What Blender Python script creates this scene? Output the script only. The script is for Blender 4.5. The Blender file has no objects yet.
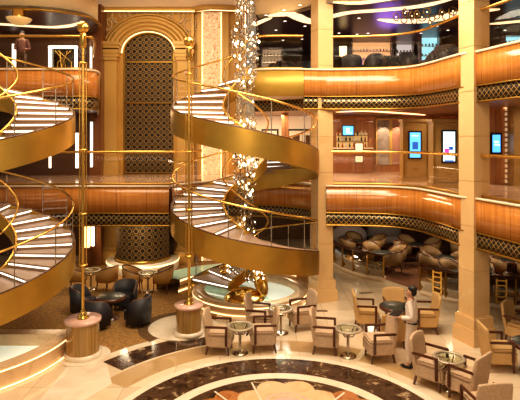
import bpy, bmesh, math, random
from mathutils import Vector, Matrix
random.seed(7)
PI = math.pi
scn = bpy.context.scene
COL = scn.collection
F, HZ, EYE = 500.0, 138.0, 4.94

def X(px, d): return (px - 260) * d / F
def Zy(py, d): return EYE - (py - HZ) * d / F
def P(px, py, z=0.0):
    d = F * (EYE - z) / (py - HZ)
    return (X(px, d), d, z)

# ------------------------------------------------------------------ materials
MATS = {}
def new_mat(name):
    m = bpy.data.materials.new(name); m.use_nodes = True
    nt = m.node_tree; b = nt.nodes['Principled BSDF']
    MATS[name] = m
    return m, nt, b
def pm(name, col, rough=0.5, metal=0.0, emit=None, es=0.0, noise=0.0, nscale=8.0, bump=0.0, coat=0.0, spec=None):
    m, nt, b = new_mat(name)
    b.inputs['Base Color'].default_value = (*col, 1)
    b.inputs['Roughness'].default_value = rough
    b.inputs['Metallic'].default_value = metal
    b.inputs['Coat Weight'].default_value = coat
    if spec is not None: b.inputs['Specular IOR Level'].default_value = spec
    if emit:
        b.inputs['Emission Color'].default_value = (*emit, 1)
        b.inputs['Emission Strength'].default_value = es
    if noise or bump:
        tc = nt.nodes.new('ShaderNodeTexCoord'); n = nt.nodes.new('ShaderNodeTexNoise')
        n.inputs['Scale'].default_value = nscale; n.inputs['Detail'].default_value = 5
        nt.links.new(tc.outputs['Object'], n.inputs['Vector'])
        if noise:
            r = nt.nodes.new('ShaderNodeValToRGB')
            r.color_ramp.elements[0].position = .3; r.color_ramp.elements[1].position = .7
            r.color_ramp.elements[0].color = (*[c * (1 - noise) for c in col], 1)
            r.color_ramp.elements[1].color = (*[min(1, c * (1 + noise)) for c in col], 1)
            nt.links.new(n.outputs['Fac'], r.inputs['Fac']); nt.links.new(r.outputs['Color'], b.inputs['Base Color'])
        if bump:
            bp = nt.nodes.new('ShaderNodeBump'); bp.inputs['Strength'].default_value = bump
            nt.links.new(n.outputs['Fac'], bp.inputs['Height']); nt.links.new(bp.outputs['Normal'], b.inputs['Normal'])
    return m
def ramp(nt, stops):
    r = nt.nodes.new('ShaderNodeValToRGB'); cr = r.color_ramp
    while len(cr.elements) < len(stops): cr.elements.new(0.5)
    for e, (p, c) in zip(cr.elements, stops): e.position = p; e.color = (*c, 1)
    return r
def mathn(nt, op, a, b=None):
    n = nt.nodes.new('ShaderNodeMath'); n.operation = op
    for i, v in enumerate((a, b)):
        if v is None: continue
        if isinstance(v, (int, float)): n.inputs[i].default_value = v
        else: nt.links.new(v, n.inputs[i])
    return n.outputs[0]
def marble(name, base, vein, dark, scale=1.2, rough=0.15, tile=None, tint=None):
    m, nt, b = new_mat(name)
    tc = nt.nodes.new('ShaderNodeTexCoord')
    n = nt.nodes.new('ShaderNodeTexNoise'); n.inputs['Scale'].default_value = scale
    n.inputs['Detail'].default_value = 8; n.inputs['Distortion'].default_value = 1.2
    nt.links.new(tc.outputs['Object'], n.inputs['Vector'])
    r = ramp(nt, [(.3, dark), (.48, base), (.6, base), (.68, vein)])
    nt.links.new(n.outputs['Fac'], r.inputs['Fac'])
    out = r.outputs['Color']
    if tile:
        bk = nt.nodes.new('ShaderNodeTexBrick'); bk.offset = 0.0
        bk.inputs['Scale'].default_value = 1.0; bk.inputs['Mortar Size'].default_value = 0.006
        bk.inputs['Brick Width'].default_value = tile; bk.inputs['Row Height'].default_value = tile
        bk.inputs['Color1'].default_value = (1, 1, 1, 1); bk.inputs['Color2'].default_value = (.86, .84, .82, 1)
        bk.inputs['Mortar'].default_value = (.55, .5, .45, 1)
        nt.links.new(tc.outputs['Object'], bk.inputs['Vector'])
        mx = nt.nodes.new('ShaderNodeMix'); mx.data_type = 'RGBA'; mx.blend_type = 'MULTIPLY'; mx.inputs['Factor'].default_value = 1
        nt.links.new(out, mx.inputs[6]); nt.links.new(bk.outputs['Color'], mx.inputs[7]); out = mx.outputs[2]
    nt.links.new(out, b.inputs['Base Color'])
    b.inputs['Roughness'].default_value = rough
    return m
def emis(name, col, s):
    m, nt, b = new_mat(name)
    b.inputs['Base Color'].default_value = (*col, 1); b.inputs['Roughness'].default_value = .6
    b.inputs['Emission Color'].default_value = (*col, 1); b.inputs['Emission Strength'].default_value = s
    return m
def glassmat(name, tint=(1, .97, .9), refl=0.10, rough=0.02):
    m = bpy.data.materials.new(name); m.use_nodes = True; nt = m.node_tree; nt.nodes.clear()
    o = nt.nodes.new('ShaderNodeOutputMaterial'); mx = nt.nodes.new('ShaderNodeMixShader')
    t = nt.nodes.new('ShaderNodeBsdfTransparent'); t.inputs[0].default_value = (*tint, 1)
    g = nt.nodes.new('ShaderNodeBsdfGlossy'); g.inputs['Roughness'].default_value = rough
    lw = nt.nodes.new('ShaderNodeLayerWeight'); lw.inputs['Blend'].default_value = .35
    f = mathn(nt, 'MULTIPLY', lw.outputs['Fresnel'], refl * 2.5); f = mathn(nt, 'ADD', f, refl * .4)
    nt.links.new(f, mx.inputs[0]); nt.links.new(t.outputs[0], mx.inputs[1]); nt.links.new(g.outputs[0], mx.inputs[2])
    nt.links.new(mx.outputs[0], o.inputs[0]); MATS[name] = m
    return m
def lattice_mat(name, sx, sy, line, gold, dark, diamond=True, spark=0.0):
    """gold net over a dark ground, drawn along the surface's own UV metres"""
    m, nt, b = new_mat(name)
    uv = nt.nodes.new('ShaderNodeUVMap'); sp = nt.nodes.new('ShaderNodeSeparateXYZ')
    nt.links.new(uv.outputs[0], sp.inputs[0])
    u = mathn(nt, 'MULTIPLY', sp.outputs[0], 1 / sx); v = mathn(nt, 'MULTIPLY', sp.outputs[1], 1 / sy)
    if diamond:
        a = mathn(nt, 'ADD', u, v); c = mathn(nt, 'SUBTRACT', u, v)
    else:
        a, c = u, v
    def tri(x):
        f = mathn(nt, 'FRACT', x); f = mathn(nt, 'SUBTRACT', f, .5); return mathn(nt, 'ABSOLUTE', f)
    mxv = mathn(nt, 'MAXIMUM', tri(a), tri(c))
    mask = mathn(nt, 'GREATER_THAN', mxv, .5 - line)
    if not diamond:                     # ring inside every cell
        r2 = mathn(nt, 'ADD', mathn(nt, 'POWER', tri(a), 2.), mathn(nt, 'POWER', tri(c), 2.))
        rr = mathn(nt, 'SQRT', r2); q = mathn(nt, 'ABSOLUTE', mathn(nt, 'SUBTRACT', rr, .36))
        ring = mathn(nt, 'LESS_THAN', q, .034); mask = mathn(nt, 'MAXIMUM', mathn(nt, 'MULTIPLY', mask, .7), ring)
    mx = nt.nodes.new('ShaderNodeMix'); mx.data_type = 'RGBA'
    nt.links.new(mask, mx.inputs['Factor']); mx.inputs[6].default_value = (*dark, 1); mx.inputs[7].default_value = (*gold, 1)
    nt.links.new(mx.outputs[2], b.inputs['Base Color'])
    nt.links.new(mathn(nt, 'MULTIPLY', mask, .7), b.inputs['Metallic'])
    b.inputs['Roughness'].default_value = .3 if diamond else .55
    if spark:
        nt.links.new(mx.outputs[2], b.inputs['Emission Color']); b.inputs['Emission Strength'].default_value = spark  # weak emission stands in for small highlights on the net
    return m
def panel_wood(name, c1, c2, seam=0.9, rough=0.18, coat=.5):
    m, nt, b = new_mat(name)
    uv = nt.nodes.new('ShaderNodeUVMap'); mp = nt.nodes.new('ShaderNodeMapping')
    mp.inputs['Scale'].default_value = (14, .8, 1); nt.links.new(uv.outputs[0], mp.inputs[0])
    n = nt.nodes.new('ShaderNodeTexNoise'); n.inputs['Scale'].default_value = 1; n.inputs['Detail'].default_value = 4
    nt.links.new(mp.outputs[0], n.inputs['Vector'])
    r = ramp(nt, [(.3, c1), (.7, c2)]); nt.links.new(n.outputs['Fac'], r.inputs['Fac'])
    sp = nt.nodes.new('ShaderNodeSeparateXYZ'); nt.links.new(uv.outputs[0], sp.inputs[0])
    f = mathn(nt, 'FRACT', mathn(nt, 'MULTIPLY', sp.outputs[0], 1 / seam))
    s = mathn(nt, 'LESS_THAN', f, .012)
    mx = nt.nodes.new('ShaderNodeMix'); mx.data_type = 'RGBA'; nt.links.new(s, mx.inputs['Factor'])
    nt.links.new(r.outputs['Color'], mx.inputs[6]); mx.inputs[7].default_value = (*[c * .35 for c in c1], 1)
    nt.links.new(mx.outputs[2], b.inputs['Base Color'])
    b.inputs['Roughness'].default_value = rough; b.inputs['Coat Weight'].default_value = coat
    return m

brass = pm('brass', (.85, .56, .16), .22, 1.0)
brass_s = pm('satin brass', (.62, .38, .08), .33, .85, noise=.12, nscale=1.5)
brass_d = pm('deep brass', (.42, .25, .055), .3, .9)
champ = pm('champagne panel', (.40, .24, .08), .4, .25, noise=.1, nscale=2)
copper = panel_wood('copper veneer', (.46, .165, .03), (.60, .255, .06))
drumwood = panel_wood('drum veneer', (.30, .17, .05), (.44, .27, .09), seam=.5)
wallwood = panel_wood('wall veneer', (.42, .17, .06), (.58, .27, .11), seam=1.1, rough=.3)
darkwood = pm('dark wood', (.10, .032, .014), .3, coat=.4)
latt = lattice_mat('diamond lattice', .15, .15, .06, (.62, .42, .15), (.014, .008, .005), True, .05)
cagem = lattice_mat('cage lattice', .24, .24, .02, (.60, .38, .12), (.006, .003, .002), False, .0)
cream = pm('cream plaster', (.80, .62, .38), .5)
creamcap = pm('cream cap', (.85, .70, .52), .35)
goldwall = pm('golden wall', (.58, .34, .09), .4, .15, noise=.15, nscale=1.2)
goldwall2 = pm('golden moulding', (.66, .42, .13), .35, .2)
brownwall = pm('brown wall', (.11, .045, .02), .35)
stone = marble('cream stone', (.74, .50, .25), (.78, .56, .30), (.66, .43, .20), .8, .25)
floorm = marble('beige marble', (.80, .65, .47), (.88, .77, .60), (.70, .53, .35), .5, .12, tile=.9)
pinkfl = marble('pink marble', (.62, .42, .31), (.7, .52, .4), (.5, .32, .22), .8, .12, tile=.7)
darkmar = marble('dark emperador marble', (.085, .045, .025), (.42, .30, .18), (.025, .013, .008), 4.2, .13)
whitemar = marble('white marble', (.82, .72, .58), (.86, .78, .66), (.74, .62, .48), 1.5, .12)
tanmar = marble('tan marble', (.52, .35, .18), (.6, .42, .24), (.44, .28, .13), 1.5, .13)
orangemar = marble('orange onyx', (.42, .17, .06), (.55, .28, .13), (.3, .1, .03), 5, .13)
peach = marble('peach marble', (.72, .5, .3), (.8, .6, .4), (.6, .4, .22), 2, .13)
pinkmar = marble('rose marble', (.7, .45, .38), (.8, .6, .52), (.6, .33, .27), 3, .13)
greengl = pm('pale green glass', (.50, .66, .48), .08, noise=.12, nscale=3, emit=(.5, .75, .5), es=.12)
poolwh = pm('luminous pool floor', (.85, .88, .78), .4, emit=(.9, 1, .8), es=.3)
carpet = pm('gold brown carpet', (.33, .18, .055), .95, noise=.38, nscale=14, bump=.3)
carpetd = pm('brown carpet edge', (.13, .07, .025), .95, noise=.3, nscale=14)
fabric = pm('oatmeal fabric', (.56, .40, .27), .85, noise=.16, nscale=30, bump=.2)
fabric2 = pm('tan fabric', (.58, .37, .16), .8, noise=.1, nscale=30)
fabtan = pm('olive tan leather', (.30, .185, .08), .5, noise=.1, nscale=10)
fabgold = pm('ochre leather', (.46, .25, .07), .5)
black = pm('black leather', (.030, .030, .038), .5)
blackg = pm('black glass', (.012, .012, .016), .06)
greentop = pm('dark green table top', (.045, .05, .04), .35)
chrome = pm('brushed steel', (.55, .48, .4), .22, 1.0)
glass = glassmat('rail glass', (1, .98, .94), .018, .0)
glasst = glassmat('table glass', (.86, .9, .82), .05, .2)
crystal = glassmat('crystal', (1, .97, .93), .75, .04)
ledw = emis('cool led', (1, .92, .78), 2.1)
ledwarm = emis('warm led', (1, .74, .38), 1.7)
cove = emis('cove glow', (1, .73, .42), 1.15)
lampm = emis('lamp shade glow', (1, .62, .22), 2.5)
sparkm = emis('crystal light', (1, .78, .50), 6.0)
white = pm('white cotton', (.82, .72, .66), .8)
khaki = pm('pale trousers', (.72, .6, .52), .85)
skinm = pm('skin', (.50, .27, .17), .55)
hairm = pm('black hair', (.012, .009, .008), .5)
shoem = pm('black shoe leather', (.012, .01, .01), .3)
darkceil = pm('plum ceiling', (.045, .02, .035), .3)
darkceil2 = pm('brown ceiling', (.10, .05, .03), .35)
soffit = pm('copper soffit', (.30, .17, .09), .35, .3)
greysofa = pm('pale grey upholstery', (.42, .36, .36), .8)
riserm = pm('shaded riser', (.22, .12, .06), .5, emit=(1, .70, .42), es=.04)  # shade of the gaps put into the colour, plus a weak painted glow
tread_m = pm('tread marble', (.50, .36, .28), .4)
blueglow = emis('blue screen', (.10, .42, .95), 1.3)
whiteglow = emis('white screen', (.70, .95, 1.0), 1.1)
navyglow = emis('navy screen graphic', (.02, .10, .42), .8)
pinkglow = emis('pink screen graphic', (.75, .05, .35), 1.0)
cyanglow = emis('cyan screen', (.25, .75, .95), 1.3)
screenblack = pm('screen bezel', (.01, .01, .012), .25)
paper = pm('white paper', (.8, .74, .64), .7)
bottlem = pm('bottle glass', (.10, .05, .02), .1)
redlac = pm('red lacquer', (.45, .07, .03), .3)
goldlit = pm('lit gold panel', (.75, .5, .2), .4, .2, emit=(1, .66, .26), es=.25)
rockm = pm('grey display wall', (.32, .26, .22), .6, noise=.3, nscale=4)

# scroll panel, lit
def scroll_panel():
    m, nt, b = new_mat('lit scroll panel')
    tc = nt.nodes.new('ShaderNodeTexCoord'); w = nt.nodes.new('ShaderNodeTexNoise')
    w.inputs['Scale'].default_value = 3.5; w.inputs['Detail'].default_value = 1; w.inputs['Distortion'].default_value = 2.5
    nt.links.new(tc.outputs['Object'], w.inputs['Vector'])
    f = mathn(nt, 'ABSOLUTE', mathn(nt, 'SUBTRACT', mathn(nt, 'FRACT', mathn(nt, 'MULTIPLY', w.outputs['Fac'], 6.)), .5))
    r = ramp(nt, [(.0, (.5, .24, .07)), (.14, (.6, .32, .12)), (.24, (.92, .72, .46)), (1, (.95, .78, .54))])
    nt.links.new(f, r.inputs['Fac']); nt.links.new(r.outputs['Color'], b.inputs['Base Color'])
    nt.links.new(r.outputs['Color'], b.inputs['Emission Color']); b.inputs['Emission Strength'].default_value = .3
    return m
scrollm = scroll_panel()

# ------------------------------------------------------------------ mesh builder
class MB:
    def __init__(s): s.v = []; s.f = []; s.mi = []; s.uv = []; s.sm = []
    def add(s, vs, fs, mi=0, smooth=False, uvs=None, M=None):
        o = len(s.v)
        s.v += [tuple(M @ Vector(v)) if M else tuple(v) for v in vs]
        for k, f in enumerate(fs):
            s.f.append([o + i for i in f]); s.mi.append(mi); s.sm.append(smooth)
            s.uv.append(uvs[k] if uvs else [(0, 0)] * len(f))
    def box(s, c, d, rz=0.0, mi=0, M=None, bev=0.0):
        x, y, z = [a / 2 for a in d]
        if bev > 0:
            bm = bmesh.new(); bmesh.ops.create_cube(bm, size=1)
            for v in bm.verts: v.co = Vector((v.co.x * d[0], v.co.y * d[1], v.co.z * d[2]))
            bmesh.ops.bevel(bm, geom=bm.edges[:], offset=bev, segments=2, affect='EDGES')
            bm.verts.index_update()
            vs = [v.co.copy() for v in bm.verts]; fs = [[v.index for v in f.verts] for f in bm.faces]; bm.free()
        else:
            vs = [Vector((i * x, j * y, k * z)) for i in (-1, 1) for j in (-1, 1) for k in (-1, 1)]
            fs = [(0, 1, 3, 2), (4, 6, 7, 5), (0, 4, 5, 1), (2, 3, 7, 6), (0, 2, 6, 4), (1, 5, 7, 3)]
        T = Matrix.Translation(c) @ Matrix.Rotation(rz, 4, 'Z')
        uvs = None
        if bev == 0:
            uvs = []
            for f in fs:
                nrm = (vs[f[1]] - vs[f[0]]).cross(vs[f[2]] - vs[f[0]])
                a = max(range(3), key=lambda i: abs(nrm[i]))
                uvs.append([((vs[i].y if a == 0 else vs[i].x), (vs[i].y if a == 2 else vs[i].z)) for i in f])
        s.add(vs, fs, mi, False, uvs, (M @ T) if M else T)
        return s
    def tube(s, pts, r, n=8, mi=0, closed=False, M=None, caps=True):
        pts = [Vector(p) for p in pts]; m = len(pts); vs = []; up0 = None
        rs = r if isinstance(r, (list, tuple)) else [r] * m
        for i, p in enumerate(pts):
            if closed: t = pts[(i + 1) % m] - pts[i - 1]
            else: t = pts[min(i + 1, m - 1)] - pts[max(i - 1, 0)]
            t.normalize()
            if up0 is None: up0 = Vector((0, 0, 1)) if abs(t.z) < .9 else Vector((1, 0, 0))
            a = up0 - t * up0.dot(t)
            if a.length < 1e-4: a = t.orthogonal()
            a.normalize(); up0 = a; b = t.cross(a)
            for k in range(n):
                w = 2 * PI * k / n; vs.append(p + (a * math.cos(w) + b * math.sin(w)) * rs[i])
        fs = []
        for i in range(m if closed else m - 1):
            for k in range(n):
                j = (i + 1) % m
                fs.append((i * n + k, i * n + (k + 1) % n, j * n + (k + 1) % n, j * n + k))
        s.add(vs, fs, mi, True, None, M)
        if not closed and caps:
            s.add(vs[:n], [tuple(range(n))[::-1]], mi, False, None, M); s.add(vs[-n:], [tuple(range(n))], mi, False, None, M)
        return s
    def lathe(s, prof, c=(0, 0, 0), n=24, mi=0, a0=0.0, a1=2 * PI, M=None, smooth=True):
        full = abs(a1 - a0 - 2 * PI) < 1e-6; m = n if full else n + 1; vs = []; fs = []; uvs = []
        for i in range(m):
            w = a0 + (a1 - a0) * i / n
            for r, z in prof: vs.append((c[0] + r * math.cos(w), c[1] + r * math.sin(w), c[2] + z))
        k = len(prof)
        for i in range(n):
            j = (i + 1) % m
            for q in range(k - 1):
                fs.append((i * k + q, j * k + q, j * k + q + 1, i * k + q + 1))
                R = prof[q][0]; u0 = (a0 + (a1 - a0) * i / n) * R; u1 = (a0 + (a1 - a0) * (i + 1) / n) * R
                uvs.append([(u0, prof[q][1]), (u1, prof[q][1]), (u1, prof[q + 1][1]), (u0, prof[q + 1][1])])
        s.add(vs, fs, mi, smooth, uvs, M); return s
    def prism(s, poly, z0, z1, mi=0, M=None, mi_side=None):
        n = len(poly); A = sum(poly[i][0] * poly[(i + 1) % n][1] - poly[(i + 1) % n][0] * poly[i][1] for i in range(n))
        if A < 0: poly = poly[::-1]
        vs = [(x, y, z1) for x, y in poly] + [(x, y, z0) for x, y in poly]
        s.add(vs, [tuple(range(n)), tuple(range(2 * n - 1, n - 1, -1))], mi, False, None, M)
        s.add(vs, [(i, n + i, n + (i + 1) % n, (i + 1) % n) for i in range(n)], mi if mi_side is None else mi_side, False, None, M)
        return s
    def wall(s, path, z0, z1, th=0.04, mi=0, side=1, smooth=True, zf=None):
        """upright band along a plan path, thickened toward one side; zf(i) offsets z"""
        n = len(path); u = 0; vs = []; uv = []
        for i in range(n):
            p = Vector((path[i][0], path[i][1])); a = Vector(path[max(i - 1, 0)][:2]); b = Vector(path[min(i + 1, n - 1)][:2])
            t = (b - a).normalized(); nn = Vector((-t.y, t.x)) * side * th
            if i: u += (p - Vector(path[i - 1][:2])).length
            o = zf(i) if zf else 0
            q = p + nn
            vs += [(p.x, p.y, z0 + o), (p.x, p.y, z1 + o), (q.x, q.y, z1 + o), (q.x, q.y, z0 + o)]; uv.append(u)
        fs = []; uvs = []
        for i in range(n - 1):
            a = i * 4; b = a + 4
            for k, (va, vb) in enumerate(((z0, z1), (z1, z1 + th), (z1, z0), (z0 - th, z0))):
                l = (k + 1) % 4
                fs.append((a + k, a + l, b + l, b + k)); uvs.append([(uv[i], va), (uv[i], vb), (uv[i + 1], vb), (uv[i + 1], va)])
        s.add(vs, fs, mi, smooth, uvs)
        s.add(vs[:4], [(0, 3, 2, 1)], mi); s.add(vs[-4:], [(0, 1, 2, 3)], mi)
        return s
    def sphere(s, c, r, n=10, mi=0, sc=(1, 1, 1), M=None):
        prof = [(r * math.sin(PI * k / n), -r * math.cos(PI * k / n)) for k in range(n + 1)]
        prof[0] = (1e-4, -r); prof[-1] = (1e-4, r)
        T = Matrix.Translation(c) @ Matrix.Diagonal((*sc, 1))
        return s.lathe(prof, (0, 0, 0), n + 2, mi, M=(M @ T) if M else T)
    def build(s, name, mats, parent=None, loc=None):
        me = bpy.data.meshes.new(name); me.from_pydata(s.v, [], s.f)
        if not isinstance(mats, (list, tuple)): mats = [mats]
        for m in mats: me.materials.append(m)
        me.polygons.foreach_set('material_index', s.mi); me.polygons.foreach_set('use_smooth', s.sm)
        ul = me.uv_layers.new(name='UVMap'); flat = [c for f in s.uv for q in f for c in q]
        ul.data.foreach_set('uv', flat); me.update()
        o = bpy.data.objects.new(name, me); COL.objects.link(o)
        if parent: o.parent = parent
        if loc: o.location = loc
        return o

def thing(name, label, cat, loc=(0, 0, 0), rz=0.0, group=None, sc=None):
    o = bpy.data.objects.new(name, None); COL.objects.link(o); o.empty_display_size = .1
    o.location = loc; o.rotation_euler = (0, 0, rz)
    return tag(o, label, cat, group)
def tag(o, label, cat, group=None):
    o['label'] = label; o['category'] = cat
    if group: o['group'] = group
    return o
def struct(o, label=None):
    o['kind'] = 'structure'
    if label: o['label'] = label
    return o
def dup(root, loc, rz, label, group=None):
    r = root.copy(); COL.objects.link(r); r.location = loc; r.rotation_euler = (0, 0, rz); r['label'] = label
    if group: r['group'] = group
    for ch in list(root.children):
        c = ch.copy(); COL.objects.link(c); c.parent = r
        for g in list(ch.children):
            d = g.copy(); COL.objects.link(d); d.parent = c
    return r
def smooth_path(pts, step=.25):
    pts = [Vector((p[0], p[1], p[2] if len(p) > 2 else 0)) for p in pts]; out = []
    for i in range(len(pts) - 1):
        p0 = pts[max(i - 1, 0)]; p1 = pts[i]; p2 = pts[i + 1]; p3 = pts[min(i + 2, len(pts) - 1)]
        n = max(1, int((p2 - p1).length / step))
        for k in range(n):
            t = k / n
            out.append(.5 * ((2 * p1) + (-p0 + p2) * t + (2 * p0 - 5 * p1 + 4 * p2 - p3) * t * t + (-p0 + 3 * p1 - 3 * p2 + p3) * t ** 3))
    out.append(pts[-1]); return out
def arc(c, R, a0, a1, n=24):
    return [(c[0] + R * math.cos(math.radians(a0 + (a1 - a0) * i / n)), c[1] + R * math.sin(math.radians(a0 + (a1 - a0) * i / n))) for i in range(n + 1)]
def xy(l): return [(p[0], p[1]) for p in l]

# ------------------------------------------------------------------ layout constants
Z1, Z2 = 3.5, 7.0
RS = (-.43, 14.6)          # axis of the middle staircase
LS = (-6.56, 12.0)         # axis of the staircase at the frame's edge
MED = (.35, 8.15)          # floor medallion
OPEN = 2.32

edge_left = [(-16, 15), (-10, 15), (-2.72, 15)]
edge_arc = arc(RS, OPEN, 168, 14, 40)
edge_right = xy(smooth_path([(2.0, 15.12), (2.9, 15.05), (3.9, 14.85), (4.5, 14.3), (4.78, 13.3), (4.95, 12.35), (5.22, 11.9), (5.55, 10.8), (6.1, 9.2), (7.0, 7.4), (8.4, 5.6)], .3))
EDGE1 = edge_left + edge_arc + edge_right
arc7 = arc(RS, OPEN, 84, 14, 24)
LAND = xy(smooth_path([(-.32, 17.2), (-.34, 16), (-.22, 15.2), (.2, 14.98), (.8, 14.95), (1.3, 15.0)], .2))
EDGE7 = arc7 + edge_right
EDGE7F = LAND + [(1.6, 15.06)] + edge_right
EDGE7L = [(-16, 15), (-10, 15)] + xy(smooth_path([(-6, 15), (-5.35, 15.02), (-5.08, 15.25), (-5.2, 16), (-5.7, 17.5), (-6.3, 19.3)], .3))

# ------------------------------------------------------------------ floors
fl = MB(); fl.prism([(-18, 0), (18, 0), (18, 26), (-18, 26)], -.2, 0)
floor = struct(fl.build('floor', floorm), 'beige marble atrium floor')
def inlay(name, poly, z, m, label=None):
    b = MB(); b.prism(poly, .0005, z); o = b.build(name, m, floor)
    if label: o['label'] = label
    return o
def ringpoly(c, r0, r1, a0, a1, n=64): return arc(c, r1, a0, a1, n) + arc(c, r0, a1, a0, n)
def ringobj(name, c, r0, r1, z, m, a0=0, a1=360, label=None, n=96):
    b = MB()
    A = arc(c, r0, a0, a1, n); B = arc(c, r1, a0, a1, n); vs = [(x, y, z) for x, y in A] + [(x, y, z) for x, y in B]; k = n + 1
    b.add(vs, [(i, i + k, i + k + 1, i + 1) for i in range(n)])
    for R, s in ((A, 1), (B, -1)):
        v2 = [(x, y, z) for x, y in R] + [(x, y, 0.0003) for x, y in R]
        b.add(v2, [((i, i + 1, i + k + 1, i + k) if s > 0 else (i, i + k, i + k + 1, i + 1)) for i in range(n)])
    o = b.build(name, m, floor)
    if label: o['label'] = label
    return o
ringobj('cream_border', MED, 3.04, 3.2, .003, whitemar, label='thin cream border round the dark marble ring')
ringobj('dark_marble_ring', MED, 2.35, 3.04, .003, darkmar, label='broad dark brown marble ring')
ringobj('cream_inner_ring', MED, 2.12, 2.35, .003, whitemar)
inlay('medallion_disc', arc(MED, 2.12, 0, 355, 71), .002, darkmar, 'dark brown marble disc of the medallion')
def rosette(c, r, lobes, amp, n=120, ph=0):
    return [(c[0] + (r - amp + amp * abs(math.cos(lobes * (2 * PI * i / n + ph) / 2)) * 1.0) * math.cos(2 * PI * i / n), c[1] + (r - amp + amp * abs(math.cos(lobes * (2 * PI * i / n + ph) / 2))) * math.sin(2 * PI * i / n)) for i in range(n)]
rc = (.50, 9.22)
for k, a in enumerate((-62, 62, -125, 125, 180)):
    w = math.radians(90 + a); c = ((1.42, 9.02), (-.42, 9.02))[k] if k < 2 else (MED[0] + 1.12 * math.cos(w), MED[1] + 1.12 * math.sin(w))
    inlay('orange_petal_rosette', rosette(c, .98 if k > 1 else .80, 8, .16, ph=.4), .0045 + .0004 * k, orangemar)
inlay('peach_petal_rosette', rosette(rc, .98, 8, .17, ph=.39), .007, peach)
inlay('rose_disc', arc(rc, .47, 0, 350, 35), .008, pinkmar)
inlay('cream_disc', arc(rc, .40, 0, 350, 35), .009, peach)
inlay('rose_centre', arc(rc, .33, 0, 350, 35), .010, pinkmar)
for w in (105, 128, 152, 25, 50):       # thin cream rays across the petals
    t = math.radians(w); b = MB(); c = (MED[0], MED[1])
    b.box((c[0] + 1.45 * math.cos(t), c[1] + 1.45 * math.sin(t), .0107), (1.1, .035, .003), t)
    b.build('cream_ray', whitemar, floor)
ringobj('dark_marble_arc', MED, 4.12, 4.78, .003, darkmar, 107, 143, 'dark marble arc between the two pole pedestals')
ringobj('tan_marble_arc', MED, 3.45, 4.05, .002, tanmar, 60, 150)
ringobj('tan_marble_band', MED, 3.45, 3.85, .002, tanmar, -30, 58)
ringobj('cream_arc', MED, 4.84, 5.02, .003, whitemar, 108, 150)

# carpets
cb = MB(); cb.prism(arc(MED, 5.05, 108, 141, 30) + [(-4.6, 11.6), (-9.5, 12.5), (-9.5, 20), (-1.2, 20), (-1.2, 13.2)], .0005, .012)
tag(cb.build('carpet', carpet), 'mottled gold and brown carpet beneath the dark chairs', 'carpet')
cb = MB(); A = arc((-2.0, 13.05), 1.16, 70, 235, 30); B = arc((-2.0, 13.05), .9, 235, 70, 30); cb.prism(A + B, .006, .016)
cb.build('carpet_edge', carpetd, bpy.data.objects['carpet'])
cb = MB(); cb.prism(arc((-2.0, 13.05), .9, 0, 355, 60), .004, .02)
pl = cb.build('marble_apron', whitemar, floor); pl['label'] = 'round cream marble apron under the pole pedestal'
cb = MB(); cb.prism(arc((-3.97, 11.33), .56, 0, 355, 60), .004, .02); cb.build('marble_apron', whitemar, floor)
cb = MB(); cb.prism([(3.3, 19.5), (4.4, 17.4), (5.5, 15.6), (6.4, 14.6), (9, 14), (17, 14), (17, 25), (3.3, 25)], .0005, .01)
tag(cb.build('cafe_carpet', pm('russet carpet', (.20, .085, .04), .95, noise=.3, nscale=12)), 'russet carpet under the shaded cafe tables', 'carpet')
for k, (px, py, w, r) in enumerate(((322, 311, .22, 0), (366, 293, .3, .2), (516, 314, .3, .3))):
    q = P(px, py); b = MB(); b.box((q[0], q[1], .004), (w * 1.4, .12, .006), r); b.build('floor_grille', darkwood, floor)

# decks
def deck(name, edge, back, z0, z1, m):
    b = MB(); b.prism(list(edge) + back, z0, z1); return struct(b.build(name, m))
backR = [(18, 5.6), (18, 25), (-18, 25), (-16, 25)]
struct(deck('floor_middle_deck', EDGE1, [(18, 5.6), (18, 25), (-16, 25)], 3.40, 3.5, pinkfl), 'pinkish marble floor of the middle gallery')
deck('ceiling_lower', EDGE1, [(18, 5.6), (18, 25), (-16, 25)], 2.40, 3.395, darkceil2)
deck('floor_upper_deck', EDGE7F, [(18, 5.6), (18, 25), (-.32, 25)], 6.90, 7.0, pinkfl)
deck('ceiling_landing', LAND + [(1.6, 15.06)], [(1.6, 17.2)], 6.2, 6.895, creamcap)
deck('ceiling_middle', EDGE7, [(18, 5.6), (18, 25), (-.2, 25)], 5.88, 6.895, soffit)
deck('floor_upper_deck_left', EDGE7L, [(-6.4, 25), (-16, 25)], 6.90, 7.0, pinkfl)
deck('ceiling_middle_left', EDGE7L, [(-6.4, 25), (-16, 25)], 5.88, 6.895, darkceil2)

def fascia(name, path, z, label, m=copper, side=-1, lat=True, woodh=.81):
    t = thing(name, label, 'balcony front', (path[len(path) // 2][0], path[len(path) // 2][1], z - 1.1))
    inv = Matrix.Translation(-Vector(t.location))
    def bb(b, nm, mm):
        b.v = [tuple(inv @ Vector(v)) for v in b.v]; return b.build(nm, mm, t)
    b = MB(); b.wall(path, z - woodh, z - .03, .06, 0, side); bb(b, 'veneer_panel', m)
    b = MB(); b.wall(path, z - .03, z + .02, .09, 0, side); bb(b, 'cap_strip', creamcap)
    if lat:
        b = MB(); b.wall(path, z - woodh - .36, z - woodh - .02, .03, 0, side); bb(b, 'lattice_band', latt)
        b = MB(); b.wall(path, z - woodh - .02, z - woodh + .01, .075, 0, side); b.wall(path, z - woodh - .40, z - woodh - .36, .055, 0, side); bb(b, 'trim_strip', brass_d)
    return t
fascia('gallery_parapet', edge_left, Z1, 'copper veneer front of the middle gallery before the arched grille')
fascia('gallery_parapet', edge_arc, Z1, 'veneer and lattice front curving behind the middle spiral staircase')
fascia('gallery_parapet', edge_right, Z1, 'long copper veneer front of the middle gallery with three screens behind', copper)
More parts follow.
